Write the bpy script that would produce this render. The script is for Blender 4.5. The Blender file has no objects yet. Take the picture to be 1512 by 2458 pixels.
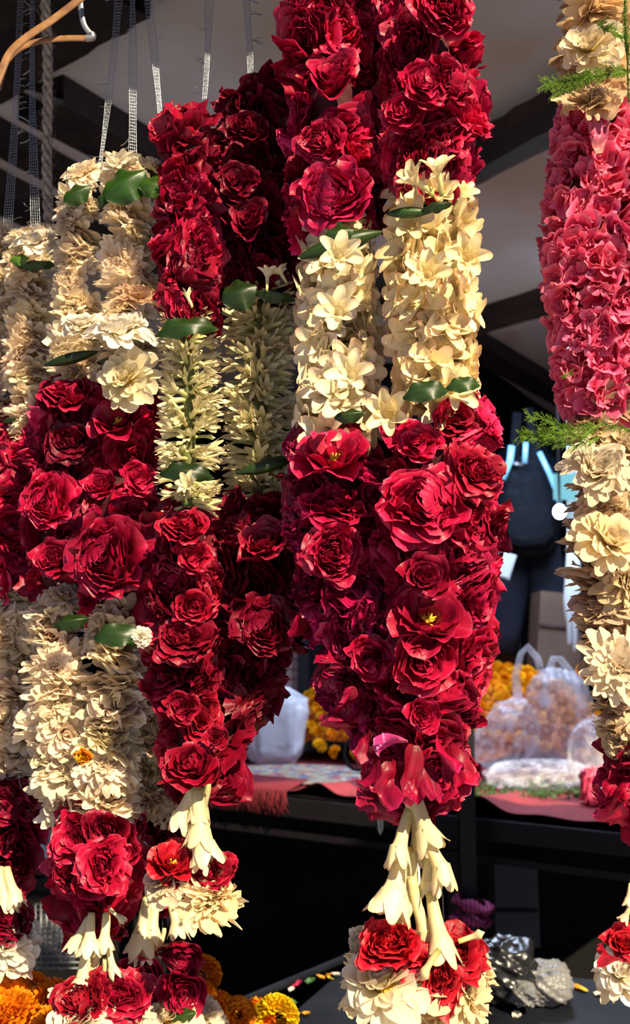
import bpy, math, random
import numpy as np
from mathutils import Vector, Matrix

# ------------------------------------------------------------------ camera, light, exposure
SC = bpy.context.scene
COL = SC.collection
FPX = 2636.0
PITCH = math.atan(271.0 / FPX)
CAMZ = 1.35
cam_data = bpy.data.cameras.new('camera')
cam_data.sensor_fit = 'VERTICAL'
cam_data.sensor_height = 36.0
cam_data.lens = 36.0 * FPX / 2458.0
cam_data.clip_start = 0.05
cam_data.dof.use_dof = True
cam_data.dof.focus_distance = 1.02
cam_data.dof.aperture_fstop = 9.0
cam = bpy.data.objects.new('camera', cam_data)
COL.objects.link(cam)
cam.location = (0, 0, CAMZ)
cam.rotation_euler = (math.pi / 2 + PITCH, 0, 0)
SC.camera = cam

world = bpy.data.worlds.new('sky')
SC.world = world
world.use_nodes = True
bg = world.node_tree.nodes['Background']
bg.inputs[0].default_value = (0.50, 0.60, 1.0, 1)
bg.inputs[1].default_value = 0.48

sun_data = bpy.data.lights.new('sun', 'SUN')
sun_data.energy = 9.6
sun_data.angle = math.radians(0.6)
sun_data.color = (1.0, 0.84, 0.56)
sun = bpy.data.objects.new('sun', sun_data)
COL.objects.link(sun)
SUN_AZ, SUN_EL = math.radians(-28), math.radians(36)
sdir = Vector((math.sin(SUN_AZ) * math.cos(SUN_EL), math.cos(SUN_AZ) * math.cos(SUN_EL), -math.sin(SUN_EL)))
sun.rotation_euler = sdir.to_track_quat('-Z', 'Y').to_euler()

def area(name, loc, aim, size, power, color, size_y=None):
    d = bpy.data.lights.new(name, 'AREA')
    d.energy = power; d.color = color; d.size = size
    if size_y:
        d.shape = 'RECTANGLE'; d.size_y = size_y
    o = bpy.data.objects.new(name, d); COL.objects.link(o)
    o.location = loc
    o.rotation_euler = (Vector(aim) - Vector(loc)).to_track_quat('-Z', 'Y').to_euler()
    return o
area('table_fill_light', (0.75, 3.7, 2.45), (0.55, 3.9, 0.9), 1.1, 62, (0.62, 0.74, 1.0), 0.5)  # added fill light to brighten the table; no lamp hangs there

SC.view_settings.view_transform = 'Standard'
SC.view_settings.look = 'None'
SC.view_settings.exposure = 0.1
SC.view_settings.gamma = 1.0
SC.view_settings.use_curve_mapping = False

# ------------------------------------------------------------------ helpers
rnd = random.Random(11)
rng = np.random.RandomState(11)
F_ = Vector((0, math.cos(PITCH), math.sin(PITCH)))
U_ = Vector((0, -math.sin(PITCH), math.cos(PITCH)))
R_ = Vector((1, 0, 0))

def P(px, py, d):
    v = F_ + R_ * ((px - 756.0) / FPX) + U_ * (-(py - 1229.0) / FPX)
    return Vector((0, 0, CAMZ)) + v * (d / v.y)

def PZ(px, py, z):
    v = F_ + R_ * ((px - 756.0) / FPX) + U_ * (-(py - 1229.0) / FPX)
    return Vector((0, 0, CAMZ)) + v * ((z - CAMZ) / v.z)

def lin(r, g, b):
    f = lambda c: (c / 255.0 / 12.92) if c <= 10 else ((c / 255.0 + 0.055) / 1.055) ** 2.4
    return (f(r), f(g), f(b), 1.0)

class MB:
    """collects vertices and faces of one mesh"""
    def __init__(s):
        s.v = []; s.f = []; s.uv = []; s.mi = []; s.n = 0
    def grid(s, pts, uv=None, closed=False, mi=0):
        a, b = pts.shape[:2]
        s.v.append(pts.reshape(-1, 3))
        if uv is None:
            uu, vv = np.meshgrid(np.linspace(0, 1, a), np.linspace(0, 1, b), indexing='ij')
            uv = np.stack([uu, vv], -1)
        s.uv.append(uv.reshape(-1, 2))
        i = np.arange(a - 1)[:, None]; nb = b if closed else b - 1
        j = np.arange(nb)[None, :]; j2 = (j + 1) % b
        q = np.stack([i * b + j, i * b + j2, (i + 1) * b + j2, (i + 1) * b + j], -1).reshape(-1, 4) + s.n
        s.f.append(q); s.mi += [mi] * len(q); s.n += a * b
    def box(s, c, sz, rot=None, mi=0, jit=0):
        h = np.array(sz) / 2.0
        sg = np.array([(-1,-1,-1),(1,-1,-1),(1,1,-1),(-1,1,-1),(-1,-1,1),(1,-1,1),(1,1,1),(-1,1,1)], float)
        p = sg * h
        if jit: p = p + rng.uniform(-jit, jit, p.shape)
        if rot is not None: p = p @ np.array(rot).T
        s.v.append(p + np.array(c)); s.uv.append(sg[:, :2] * .5 + .5)
        q = np.array([(0,3,2,1),(4,5,6,7),(0,1,5,4),(1,2,6,5),(2,3,7,6),(3,0,4,7)]) + s.n
        s.f.append(q); s.mi += [mi] * 6; s.n += 8
    def tube(s, pts, rad, seg=8, mi=0, flat=1.0, caps=True, upv=(0, -1, 0.01)):
        pts = np.array([tuple(p) for p in pts], float); n = len(pts)
        rad = np.broadcast_to(np.array(rad, float), (n,)).copy()
        t = np.gradient(pts, axis=0); t /= np.linalg.norm(t, axis=1)[:, None] + 1e-12
        up = np.array(upv, float)
        a = np.cross(t, up); a /= np.linalg.norm(a, axis=1)[:, None] + 1e-12
        b = np.cross(a, t)
        if caps:
            pts = np.vstack([pts[:1], pts, pts[-1:]]); a = np.vstack([a[:1], a, a[-1:]]); b = np.vstack([b[:1], b, b[-1:]])
            rad = np.concatenate([[1e-5], rad, [1e-5]])
        th = np.linspace(0, 2 * np.pi, seg, endpoint=False)
        g = pts[:, None, :] + rad[:, None, None] * (np.cos(th)[None, :, None] * a[:, None, :] + flat * np.sin(th)[None, :, None] * b[:, None, :])
        s.grid(g, closed=True, mi=mi)
    def data(s, name, mats, smooth=True):
        me = bpy.data.meshes.new(name)
        v = np.vstack(s.v); f = np.vstack(s.f); uv = np.vstack(s.uv)
        me.vertices.add(len(v)); me.vertices.foreach_set('co', v.astype(np.float32).ravel())
        me.loops.add(len(f) * 4); me.loops.foreach_set('vertex_index', f.astype(np.int32).ravel())
        me.polygons.add(len(f))
        me.polygons.foreach_set('loop_start', np.arange(0, len(f) * 4, 4, dtype=np.int32))
        me.polygons.foreach_set('material_index', np.array(s.mi, dtype=np.int32))
        me.polygons.foreach_set('use_smooth', np.full(len(f), smooth))
        l = me.uv_layers.new(name='UVMap'); l.data.foreach_set('uv', uv[f.ravel()].astype(np.float32).ravel())
        for m in (mats if isinstance(mats, (list, tuple)) else [mats]): me.materials.append(m)
        me.update(calc_edges=True); me.validate()
        return me

def add(name, me, parent=None, loc=None, rot=None, scale=None, color=None):
    o = bpy.data.objects.new(name, me); COL.objects.link(o)
    if parent is not None: o.parent = parent
    if loc is not None: o.location = loc
    if rot is not None: o.rotation_euler = rot
    if scale is not None: o.scale = scale if hasattr(scale, '__len__') else (scale,) * 3
    if color is not None: o.color = color
    return o

def thing(name, label, cat, loc=(0, 0, 0), group=None):
    o = bpy.data.objects.new(name, None); COL.objects.link(o)
    o.empty_display_size = 0.02
    o.location = loc; o['label'] = label; o['category'] = cat
    if group: o['group'] = group
    return o

def tag(o, label, cat, group=None):
    o['label'] = label; o['category'] = cat
    if group: o['group'] = group
    return o

def struct(name, me, parent=None, **k):
    o = add(name, me, parent, **k)
    if parent is None: o['kind'] = 'structure'
    return o

def placed(name, me, root, wpos, axis, spin, scale, color=None, up=None):
    """put a mesh whose own axis is +Z at a world point, under an unrotated root"""
    axis = Vector(axis).normalized()
    q = axis.to_track_quat('Z', 'Y').to_matrix() @ Matrix.Rotation(spin, 3, 'Z')
    if up is not None:
        x = Vector(up).normalized(); y = axis.cross(x).normalized(); x = y.cross(axis)
        q = Matrix((x, y, axis)).transposed()
    o = add(name, me, root, loc=Vector(wpos) - root.location, rot=q.to_euler(), scale=scale, color=color)
    return o

# ------------------------------------------------------------------ materials
def new_mat(name):
    m = bpy.data.materials.new(name); m.use_nodes = True
    nt = m.node_tree
    for n in list(nt.nodes): nt.nodes.remove(n)
    out = nt.nodes.new('ShaderNodeOutputMaterial')
    return m, nt, out

def N(nt, t, **k):
    n = nt.nodes.new(t)
    for a, b in k.items():
        if a.startswith('i_'):
            key = a[2:]
            key = int(key) if key.isdigit() else key.replace('_', ' ')
            n.inputs[key].default_value = b
        else: setattr(n, a, b)
    return n

def ramp(nt, stops, src):
    r = nt.nodes.new('ShaderNodeValToRGB')
    while len(r.color_ramp.elements) < len(stops): r.color_ramp.elements.new(0.5)
    for e, (p, c) in zip(r.color_ramp.elements, stops):
        e.position = p; e.color = c
    nt.links.new(src, r.inputs[0])
    return r

def petal_mat(name, stops, rough=0.5, trans=0.25, spec=0.4, coat=0.0, vein=0.25, objcol=True, varamt=0.25, bump=0.3, sheen=0.0, noisescale=60):
    m, nt, out = new_mat(name)
    L = nt.links.new
    uv = N(nt, 'ShaderNodeUVMap'); sep = N(nt, 'ShaderNodeSeparateXYZ'); L(uv.outputs[0], sep.inputs[0])
    base = ramp(nt, stops, sep.outputs[0])
    # fine lengthwise veins
    mp = N(nt, 'ShaderNodeMapping'); mp.inputs['Scale'].default_value = (1.2, 26, 1); L(uv.outputs[0], mp.inputs[0])
    nz = N(nt, 'ShaderNodeTexNoise', i_Scale=1.0, i_Detail=3.0); L(mp.outputs[0], nz.inputs['Vector'])
    geo = N(nt, 'ShaderNodeTexCoord')
    nz2 = N(nt, 'ShaderNodeTexNoise', i_Scale=2.2, i_Detail=3.0); L(geo.outputs['Object'], nz2.inputs['Vector'])
    info = N(nt, 'ShaderNodeObjectInfo')
    v1 = N(nt, 'ShaderNodeMapRange', i_1=0.3, i_2=0.7, i_3=1.0 - vein, i_4=1.0 + vein * 0.4); L(nz.outputs['Fac'], v1.inputs[0])
    v2 = N(nt, 'ShaderNodeMapRange', i_1=0.3, i_2=0.7, i_3=1.0 - varamt, i_4=1.0 + varamt * 0.5); L(nz2.outputs['Fac'], v2.inputs[0])
    v3 = N(nt, 'ShaderNodeMapRange', i_3=1.0 - varamt, i_4=1.0 + varamt * 0.3); L(info.outputs['Random'], v3.inputs[0])
    m1 = N(nt, 'ShaderNodeMath', operation='MULTIPLY'); L(v1.outputs[0], m1.inputs[0]); L(v2.outputs[0], m1.inputs[1])
    m2 = N(nt, 'ShaderNodeMath', operation='MULTIPLY'); L(m1.outputs[0], m2.inputs[0]); L(v3.outputs[0], m2.inputs[1])
    vm = N(nt, 'ShaderNodeVectorMath', operation='SCALE'); L(base.outputs[0], vm.inputs[0]); L(m2.outputs[0], vm.inputs['Scale'])
    col = vm.outputs[0]
    if objcol:
        mm = N(nt, 'ShaderNodeVectorMath', operation='MULTIPLY'); L(col, mm.inputs[0]); L(info.outputs['Color'], mm.inputs[1]); col = mm.outputs[0]
    bp = N(nt, 'ShaderNodeBump', i_Strength=bump, i_Distance=0.0006)
    nz3 = N(nt, 'ShaderNodeTexNoise', i_Scale=noisescale / 10.0, i_Detail=4.0); L(geo.outputs['Object'], nz3.inputs['Vector'])
    ad = N(nt, 'ShaderNodeMath', operation='ADD'); L(nz.outputs['Fac'], ad.inputs[0]); L(nz3.outputs['Fac'], ad.inputs[1])
    L(ad.outputs[0], bp.inputs['Height'])
    bs = N(nt, 'ShaderNodeBsdfPrincipled', i_Roughness=rough)
    bs.inputs['Specular IOR Level'].default_value = spec
    bs.inputs['Coat Weight'].default_value = coat
    bs.inputs['Coat Roughness'].default_value = 0.18
    bs.inputs['Sheen Weight'].default_value = sheen
    L(col, bs.inputs['Base Color']); L(bp.outputs[0], bs.inputs['Normal'])
    if coat:
        bp2 = N(nt, 'ShaderNodeBump', i_Strength=0.8, i_Distance=0.001)
        nz4 = N(nt, 'ShaderNodeTexNoise', i_Scale=14.0, i_Detail=2.0); L(geo.outputs['Object'], nz4.inputs['Vector'])
        L(nz4.outputs['Fac'], bp2.inputs['Height']); L(bp2.outputs[0], bs.inputs['Coat Normal'])
    tr = N(nt, 'ShaderNodeBsdfTranslucent'); L(col, tr.inputs[0])
    mx = N(nt, 'ShaderNodeMixShader', i_0=trans); L(bs.outputs[0], mx.inputs[1]); L(tr.outputs[0], mx.inputs[2])
    L(mx.outputs[0], out.inputs[0])
    return m

def plain(name, col, rough=0.6, metal=0.0, spec=0.4, var=0.25, scale=8.0, bump=0.2, bdist=0.004, col2=None, alpha=1.0, coat=0.0, trans=0.0, emit=None, estr=0, coord='Object', detail=5.0):
    m, nt, out = new_mat(name); L = nt.links.new
    tc = N(nt, 'ShaderNodeTexCoord')
    nz = N(nt, 'ShaderNodeTexNoise', i_Scale=scale, i_Detail=detail); L(tc.outputs[coord], nz.inputs['Vector'])
    c2 = col2 if col2 else tuple(c * (1 - var) for c in col[:3]) + (1,)
    r = ramp(nt, [(0.35, c2), (0.65, col)], nz.outputs['Fac'])
    bs = N(nt, 'ShaderNodeBsdfPrincipled', i_Roughness=rough, i_Metallic=metal)
    bs.inputs['Specular IOR Level'].default_value = spec
    bs.inputs['Alpha'].default_value = alpha
    bs.inputs['Coat Weight'].default_value = coat
    L(r.outputs[0], bs.inputs['Base Color'])
    if bump:
        b = N(nt, 'ShaderNodeBump', i_Strength=bump, i_Distance=bdist); L(nz.outputs['Fac'], b.inputs['Height']); L(b.outputs[0], bs.inputs['Normal'])
    if emit:
        bs.inputs['Emission Color'].default_value = emit; bs.inputs['Emission Strength'].default_value = estr
    if trans:
        t = N(nt, 'ShaderNodeBsdfTranslucent'); L(r.outputs[0], t.inputs[0])
        mx = N(nt, 'ShaderNodeMixShader', i_0=trans); L(bs.outputs[0], mx.inputs[1]); L(t.outputs[0], mx.inputs[2]); L(mx.outputs[0], out.inputs[0])
    else: L(bs.outputs[0], out.inputs[0])
    return m

M = {}
M['rose'] = petal_mat('rose petal', [(0.0, (0.34, 0.006, 0.02, 1)), (0.5, (0.44, 0.003, 0.030, 1)), (0.92, (0.55, 0.005, 0.045, 1)), (1.0, (0.72, 0.03, 0.10, 1))],
                      rough=0.45, trans=0.16, spec=0.25, coat=0.10, vein=0.22, varamt=0.45)  # brighter last stop paints an edge highlight on the petal rims
M['mum'] = petal_mat('white petal', [(0.0, (0.72, 0.60, 0.10, 1)), (0.14, (0.88, 0.76, 0.36, 1)), (0.35, (0.90, 0.81, 0.62, 1)), (1.0, (0.92, 0.82, 0.68, 1))],
                     rough=0.55, trans=0.40, spec=0.25, vein=0.22, varamt=0.12, bump=0.5)
M['tube'] = petal_mat('tuberose petal', [(0.0, (0.42, 0.50, 0.14, 1)), (0.14, (0.72, 0.72, 0.36, 1)), (0.4, (0.88, 0.82, 0.56, 1)), (0.9, (0.90, 0.84, 0.64, 1)), (1.0, (0.88, 0.62, 0.46, 1))],
                      rough=0.42, trans=0.25, spec=0.4, vein=0.10, varamt=0.12, bump=0.15)
M['oleander'] = petal_mat('pink petal', [(0.0, (0.72, 0.01, 0.04, 1)), (0.35, (0.80, 0.035, 0.085, 1)), (0.8, (0.86, 0.10, 0.17, 1)), (1.0, (0.90, 0.24, 0.28, 1))],
                          rough=0.45, trans=0.28, spec=0.3, vein=0.12, varamt=0.15)
M['marigold'] = petal_mat('marigold petal', [(0.0, (0.90, 0.26, 0.0, 1)), (1.0, (1.0, 0.50, 0.005, 1))], rough=0.6, trans=0.25, spec=0.2, vein=0.2, varamt=0.25)
M['leaf'] = petal_mat('leaf', [(0.0, (0.014, 0.038, 0.006, 1)), (1.0, (0.024, 0.056, 0.008, 1))], rough=0.38, trans=0.15, spec=0.35, vein=0.4, varamt=0.4, coat=0.05)
M['fern'] = plain('fern green', (0.20, 0.36, 0.03, 1), rough=0.5, var=0.5, scale=40, bump=0, trans=0.3)
M['stamen'] = plain('yellow stamen', (0.85, 0.50, 0.03, 1), rough=0.6, var=0.3, scale=200, bump=0)
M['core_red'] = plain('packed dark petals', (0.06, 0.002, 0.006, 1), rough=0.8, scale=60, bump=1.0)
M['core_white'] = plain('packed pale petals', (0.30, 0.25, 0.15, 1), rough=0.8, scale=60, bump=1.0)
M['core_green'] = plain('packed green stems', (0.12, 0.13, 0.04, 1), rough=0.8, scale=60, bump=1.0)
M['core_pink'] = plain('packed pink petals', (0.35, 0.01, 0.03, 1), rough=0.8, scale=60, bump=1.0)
M['thread'] = plain('black thread', (0.02, 0.018, 0.02, 1), rough=0.8, bump=0)
M['white_thread'] = plain('white thread', (0.7, 0.68, 0.6, 1), rough=0.8, bump=0)
M['foil'] = plain('silver foil', (0.50, 0.54, 0.60, 1), rough=0.30, metal=0.9, var=0.35, scale=300, bump=0.6, bdist=0.001)
M['jute'] = plain('jute fibre', (0.46, 0.37, 0.28, 1), rough=0.95, var=0.5, scale=150, bump=0.8)
M['cane'] = plain('worn cane strip', (0.30, 0.15, 0.055, 1), rough=0.42, scale=60, col2=(0.16, 0.07, 0.03, 1), bump=0.4, bdist=0.002)
M['steel'] = plain('dull steel clip', (0.30, 0.31, 0.33, 1), rough=0.4, metal=0.7, scale=30)

# ------------------------------------------------------------------ flower meshes (unit radius about 1, axis +Z)
def petal(mb, L=1.0, W=0.4, wb=0.15, phi0=0.3, phi1=1.0, pw=1.0, cupR=0.6, r0=0.05, z0=0.0, psi=0.0, tip=0.3, tipk=2.0, taper=0.0,
          ruf=0.04, rfr=5.0, nu=7, nv=6, spiral=0.0, tooth=0.0, groove=0.0, roll=0.0, skew=0.0, uvs=(0, 1), warp=0.0):
    u, v = np.meshgrid(np.linspace(0, 1, nu + 1), np.linspace(-1, 1, nv + 1), indexing='ij')
    sN = np.linspace(0, L, 40); un = sN / L
    ph = phi0 + (phi1 - phi0) * un ** pw
    if roll: ph = ph + roll * np.clip((un - 0.7) / 0.3, 0, 1) ** 1.5
    ds = L / 39.0
    rr = r0 + np.concatenate([[0], np.cumsum(np.sin(ph[:-1]) * ds)])
    zz = z0 + np.concatenate([[0], np.cumsum(np.cos(ph[:-1]) * ds)])
    s = L * u * (1 - tip * np.abs(v) ** tipk + tooth * np.sin(v * 9 + psi * 7) * u + skew * v)
    w = W * (wb + (1 - wb) * np.sin(np.pi / 2 * np.minimum(1, u * 1.35)) ** 1.2) * (1 - taper * u ** 2.5)
    rho = np.interp(s, sN, rr); z = np.interp(s, sN, zz); p = np.interp(s, sN, ph)
    a = v * w / cupR
    x = cupR * np.sin(a); n = cupR * (1 - np.cos(a))
    f1, f2, f3 = rng.uniform(0, 6.28, 3)
    n = n + ruf * u ** 1.5 * (np.sin(rfr * v + f1) * np.abs(v) ** 0.5 + 0.6 * np.sin(rfr * 1.9 * v + f2 + 3 * u))
    n = n + warp * np.sin(3 * u + f3) * v * u
    if groove: n = n + groove * np.cos(v * 9.4) * np.sin(np.pi * np.clip(u * 1.05, 0, 1)) ** 0.5
    rho = rho - n * np.cos(p) + spiral * v; z = z + n * np.sin(p)
    c, sn = math.cos(psi), math.sin(psi)
    pts = np.stack([rho * c - x * sn, rho * sn + x * c, z], -1)
    uv = np.stack([uvs[0] + (uvs[1] - uvs[0]) * u, v * .5 + .5], -1)
    mb.grid(pts, uv)

def deform(mb, amp, freq, seed):
    r = np.random.RandomState(seed)
    ks = r.normal(0, freq, (6, 3)); ph = r.uniform(0, 6.28, 6); dr = r.normal(0, 1, (6, 3)) * amp / 2.4
    for i, v in enumerate(mb.v):
        d = np.zeros_like(v)
        for k, p, q in zip(ks, ph, dr): d += np.sin(v @ k + p)[:, None] * q
        mb.v[i] = v + d

GA = math.radians(137.508)
def rose_mesh(seed, openness=0.6, n=34, ragged=1.0, squash=1.0):
    mb = MB(); r = random.Random(seed)
    for i in range(n):
        t = i / (n - 1)
        ps = i * GA + r.uniform(-.25, .25)
        o = openness
        if t < 0.22:
            petal(mb, L=0.62 + 0.15 * t, W=0.26, wb=.5, phi0=0.25, phi1=-0.30 + r.uniform(-.15, .15), cupR=0.13 + 0.5 * t, r0=0.02 + 0.22 * t, psi=ps, tip=.12,
                  ruf=.025 * ragged, spiral=0.05, nu=6, nv=6, roll=0.5 * r.random(), z0=0.12, warp=.05 * ragged)
        else:
            k = (t - 0.22) / 0.78
            ph0 = 0.35 + 0.95 * k * (0.6 + 0.6 * o); ph1 = -0.35 + (1.9 * o + 0.25) * k + r.uniform(-.22, .22) * ragged
            petal(mb, L=0.68 + 0.36 * k + r.uniform(-.06, .06), W=0.30 + 0.27 * k, wb=.35, phi0=ph0, phi1=ph1, cupR=0.26 + 0.42 * k, r0=0.06 + 0.06 * k, psi=ps,
                  tip=.16 + .1 * r.random(), tipk=2.2, ruf=(.040 + .035 * r.random()) * ragged, rfr=4 + 5 * r.random(), roll=(0.5 + 1.1 * r.random()) * (0.4 + .6 * k),
                  z0=0.16 - 0.16 * k, spiral=0.03, nu=9, nv=9, skew=r.uniform(-.06, .06), warp=r.uniform(-.12, .12) * ragged)
    deform(mb, 0.15 * ragged, 2.9, seed); deform(mb, 0.035 * ragged, 8, seed + 50)
    for i in range(len(mb.v)): mb.v[i] = mb.v[i] * np.array([1, 1, squash])
    return mb.data('rose', M['rose'])

def open_rose_mesh(seed):
    mb = MB(); r = random.Random(seed)
    for i in range(13):
        k = i / 12.0
        petal(mb, L=0.78 + 0.28 * k, W=0.5, wb=.3, phi0=0.9 + .4 * k, phi1=0.55 + .75 * k + r.uniform(-.2, .2), cupR=.55, r0=.06, psi=i * GA, tip=.2, ruf=.06,
              rfr=5, roll=.7 * r.random(), nu=10, nv=10, warp=r.uniform(-.12, .12))
    for i in range(4):
        petal(mb, L=0.42, W=0.26, wb=.3, phi0=.5, phi1=.2, cupR=.3, r0=.12, psi=i * 1.7 + .4, tip=.3, ruf=.04, nu=6, nv=6)
    deform(mb, 0.05, 2.6, seed)
    return mb.data('rose', M['rose'])

def stamens_mesh(n=40, L=0.34, spread=0.8, r=0.009, head=0.022):
    mb = MB(); q = random.Random(5)
    for i in range(n):
        a = q.uniform(0, 6.28); s = q.uniform(.1, spread); l = L * q.uniform(.6, 1)
        d = Vector((math.cos(a) * math.sin(s), math.sin(a) * math.sin(s), math.cos(s)))
        mb.tube([Vector((0, 0, .02)), d * l * .5 + Vector((0, 0, .03)), d * l], [r, r, head], seg=4, upv=(.3, .2, .9))
    return mb.data('stamens', M['stamen'])

def mum_mesh(seed, layers=5, per=13, W=0.17, flat=0.0, ragged=1.0):
    mb = MB(); r = random.Random(seed)
    for l in range(layers):
        t = l / (layers - 1)
        n = per + int(3 * t)
        for i in range(n):
            ps = (i + 0.5 * l) * 2 * math.pi / n + r.uniform(-.12, .12)
            petal(mb, L=(0.45 + 0.53 * t) * r.uniform(.88, 1.08), W=W * (0.7 + .4 * t) * r.uniform(.8, 1.2), wb=.35, phi0=0.25 + 1.15 * t, phi1=(0.15 + 1.45 * t) * (1 + flat) + r.uniform(-.28, .28) * ragged,
                  cupR=0.16 + .12 * t, r0=.05 + .06 * t, z0=.10 - .10 * t, psi=ps, tip=.22, tipk=2.2, ruf=.018 * ragged, groove=.012, tooth=.02,
                  roll=r.uniform(-.6, .7), nu=6, nv=4, warp=r.uniform(-.12, .12) * ragged)
    deform(mb, 0.07 * ragged, 3.0, seed)
    return mb.data('chrysanthemum', M['mum'])

def disc_mesh():
    mb = MB(); q = random.Random(3)
    for i in range(60):
        t = i / 60.0; a = i * GA; rr = .20 * math.sqrt(t)
        b = Vector((rr * math.cos(a), rr * math.sin(a), .10 - .06 * t))
        mb.tube([b, b + Vector((0, 0, .09 + .03 * q.random()))], [.017, .02], seg=5, upv=(1, 0, 0))
    return mb.data('flower_centre', M['stamen'])

def tuberose_mesh(seed, op=1.0, bend=0.25, npet=6, tubeL=0.85, tr=0.075, pL=0.55, pW=0.17, u0=0.0):
    """floret starts at the origin, runs along +Z, total about 1.4 long"""
    mb = MB(); r = random.Random(seed)
    n = 9; zs = np.linspace(0, tubeL, n)
    bx = bend * (zs / tubeL) ** 2 * 0.35
    rad = tr * (0.8 + 0.2 * np.sin(zs * 5)) + tr * 0.95 * (zs / tubeL) ** 3
    th = np.linspace(0, 2 * np.pi, 9, endpoint=False)
    g = np.stack([bx[:, None] + rad[:, None] * np.cos(th), rad[:, None] * np.sin(th), np.repeat(zs[:, None], 9, 1)], -1)
    g = np.concatenate([np.array([[[0, 0, -0.02]] * 9]), g], 0)
    uu = u0 + np.concatenate([[0], zs]) / tubeL * (0.55 - u0)
    uv = np.stack([np.repeat(uu[:, None], 9, 1), np.repeat(np.linspace(0, 1, 9)[None, :], n + 1, 0)], -1)
    mb.grid(g, uv, closed=True)
    m2 = MB()
    for i in range(npet):
        k = i % 2
        ps = i * 2 * math.pi / npet + r.uniform(-.15, .15)
        o = op * r.uniform(.75, 1.25)
        petal(m2, L=pL * r.uniform(.85, 1.1), W=pW * r.uniform(.85, 1.1), wb=.55, phi0=0.15 + .5 * op, phi1=.1 + 1.45 * o, pw=.7, cupR=.17, r0=tr * 1.55, z0=tubeL - .04 + .02 * k, psi=ps, tip=.34, tipk=2.4, taper=.30,
              ruf=.012, nu=7, nv=5, uvs=(.55, 1.0), roll=r.uniform(-.4, .5), warp=r.uniform(-.05, .05))
    for i in range(len(m2.v)): m2.v[i] = m2.v[i] + np.array([bend * .35, 0, 0])
    for v, u, f in zip(m2.v, m2.uv, m2.f):
        mb.v.append(v); mb.uv.append(u); mb.f.append(f + mb.n)
    mb.mi += m2.mi; mb.n += m2.n
    deform(mb, 0.025, 3, seed)
    return mb.data('tuberose', M['tube'])

def bud_mesh(seed, green=False):
    mb = MB(); r = random.Random(seed)
    zs = np.linspace(0, 1.15, 12); t = zs / 1.15
    rad = 0.07 + .06 * np.exp(-((t - .82) / .16) ** 2); rad[-1] = .01; rad[-2] = .06
    th = np.linspace(0, 2 * np.pi, 9, endpoint=False)
    bx = .2 * t ** 2
    g = np.stack([bx[:, None] + rad[:, None] * np.cos(th), rad[:, None] * np.sin(th), np.repeat(zs[:, None], 9, 1)], -1)
    uv = np.stack([np.repeat((t * (.16 if green else 1.0))[:, None], 9, 1), np.repeat(np.linspace(0, 1, 9)[None, :], 12, 0)], -1)
    mb.grid(g, uv, closed=True)
    return mb.data('tuberose_bud', M['tube'])

def oleander_mesh(seed, n=8):
    mb = MB(); r = random.Random(seed)
    for i in range(n):
        k = 0 if i < 5 else 1
        petal(mb, L=1.0 - .3 * k, W=.50 - .12 * k, wb=.22, phi0=.75 - .3 * k, phi1=.95 - .3 * k + r.uniform(-.35, .35), cupR=.55, r0=.04, psi=i * 1.2566 + .6 * k + r.uniform(-.2, .2), tip=.22, tipk=2.4, ruf=.12,
              rfr=4, roll=r.uniform(-.9, 1.1), nu=8, nv=8, skew=.14, warp=r.uniform(-.3, .3))
    deform(mb, 0.12, 2.8, seed)
    return mb.data('oleander', M['oleander'])

def marigold_mesh(seed, lo=False):
    mb = MB(); r = random.Random(seed)
    n = 46 if lo else 150
    for i in range(n):
        t = (i + .5) / n
        ph = math.acos(1 - 1.55 * t)
        petal(mb, L=.45, W=.26 if lo else .17, wb=.3, phi0=ph * .9, phi1=ph + .5, cupR=.2, r0=.5 * math.sin(ph), z0=.15 + .42 * math.cos(ph), psi=i * GA, tip=.2, ruf=.06, rfr=9,
              nu=3 if lo else 4, nv=3 if lo else 5, roll=.8)
    return mb.data('marigold', M['marigold'])

def leaf_mesh(seed, L=1.0, W=0.32, fold=0.5, bend=1.2, wave=0.05, roll=0.0):
    """long axis +X, normal +Z, bends backwards round a strand"""
    mb = MB(); r = random.Random(seed)
    u, v = np.meshgrid(np.linspace(0, 1, 21), np.linspace(-1, 1, 13), indexing='ij')
    w = W * np.sin(np.pi * np.clip(u * .94 + .04, 0, 1)) ** .75
    a = (u - .5) * bend
    Rb = L / bend
    y = v * w
    h = -fold * np.abs(v) ** 1.3 * w + wave * np.sin(13 * u + 2 * np.sign(v) + seed) * np.abs(v) ** 2 * (1 + .0 * u)
    if roll:
        th = v * roll; Rr = w / roll
        y = Rr * np.sin(th); h = h * .3 + Rr * (np.cos(th) - 1)
    y = y + .006 * np.sin(31 * u) * np.abs(v) ** 6
    x = (Rb + h) * np.sin(a); z = (Rb + h) * np.cos(a) - Rb
    mb.grid(np.stack([x, y, z], -1), np.stack([u, v * .5 + .5], -1))
    return mb.data('leaf', M['leaf'])

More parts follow.
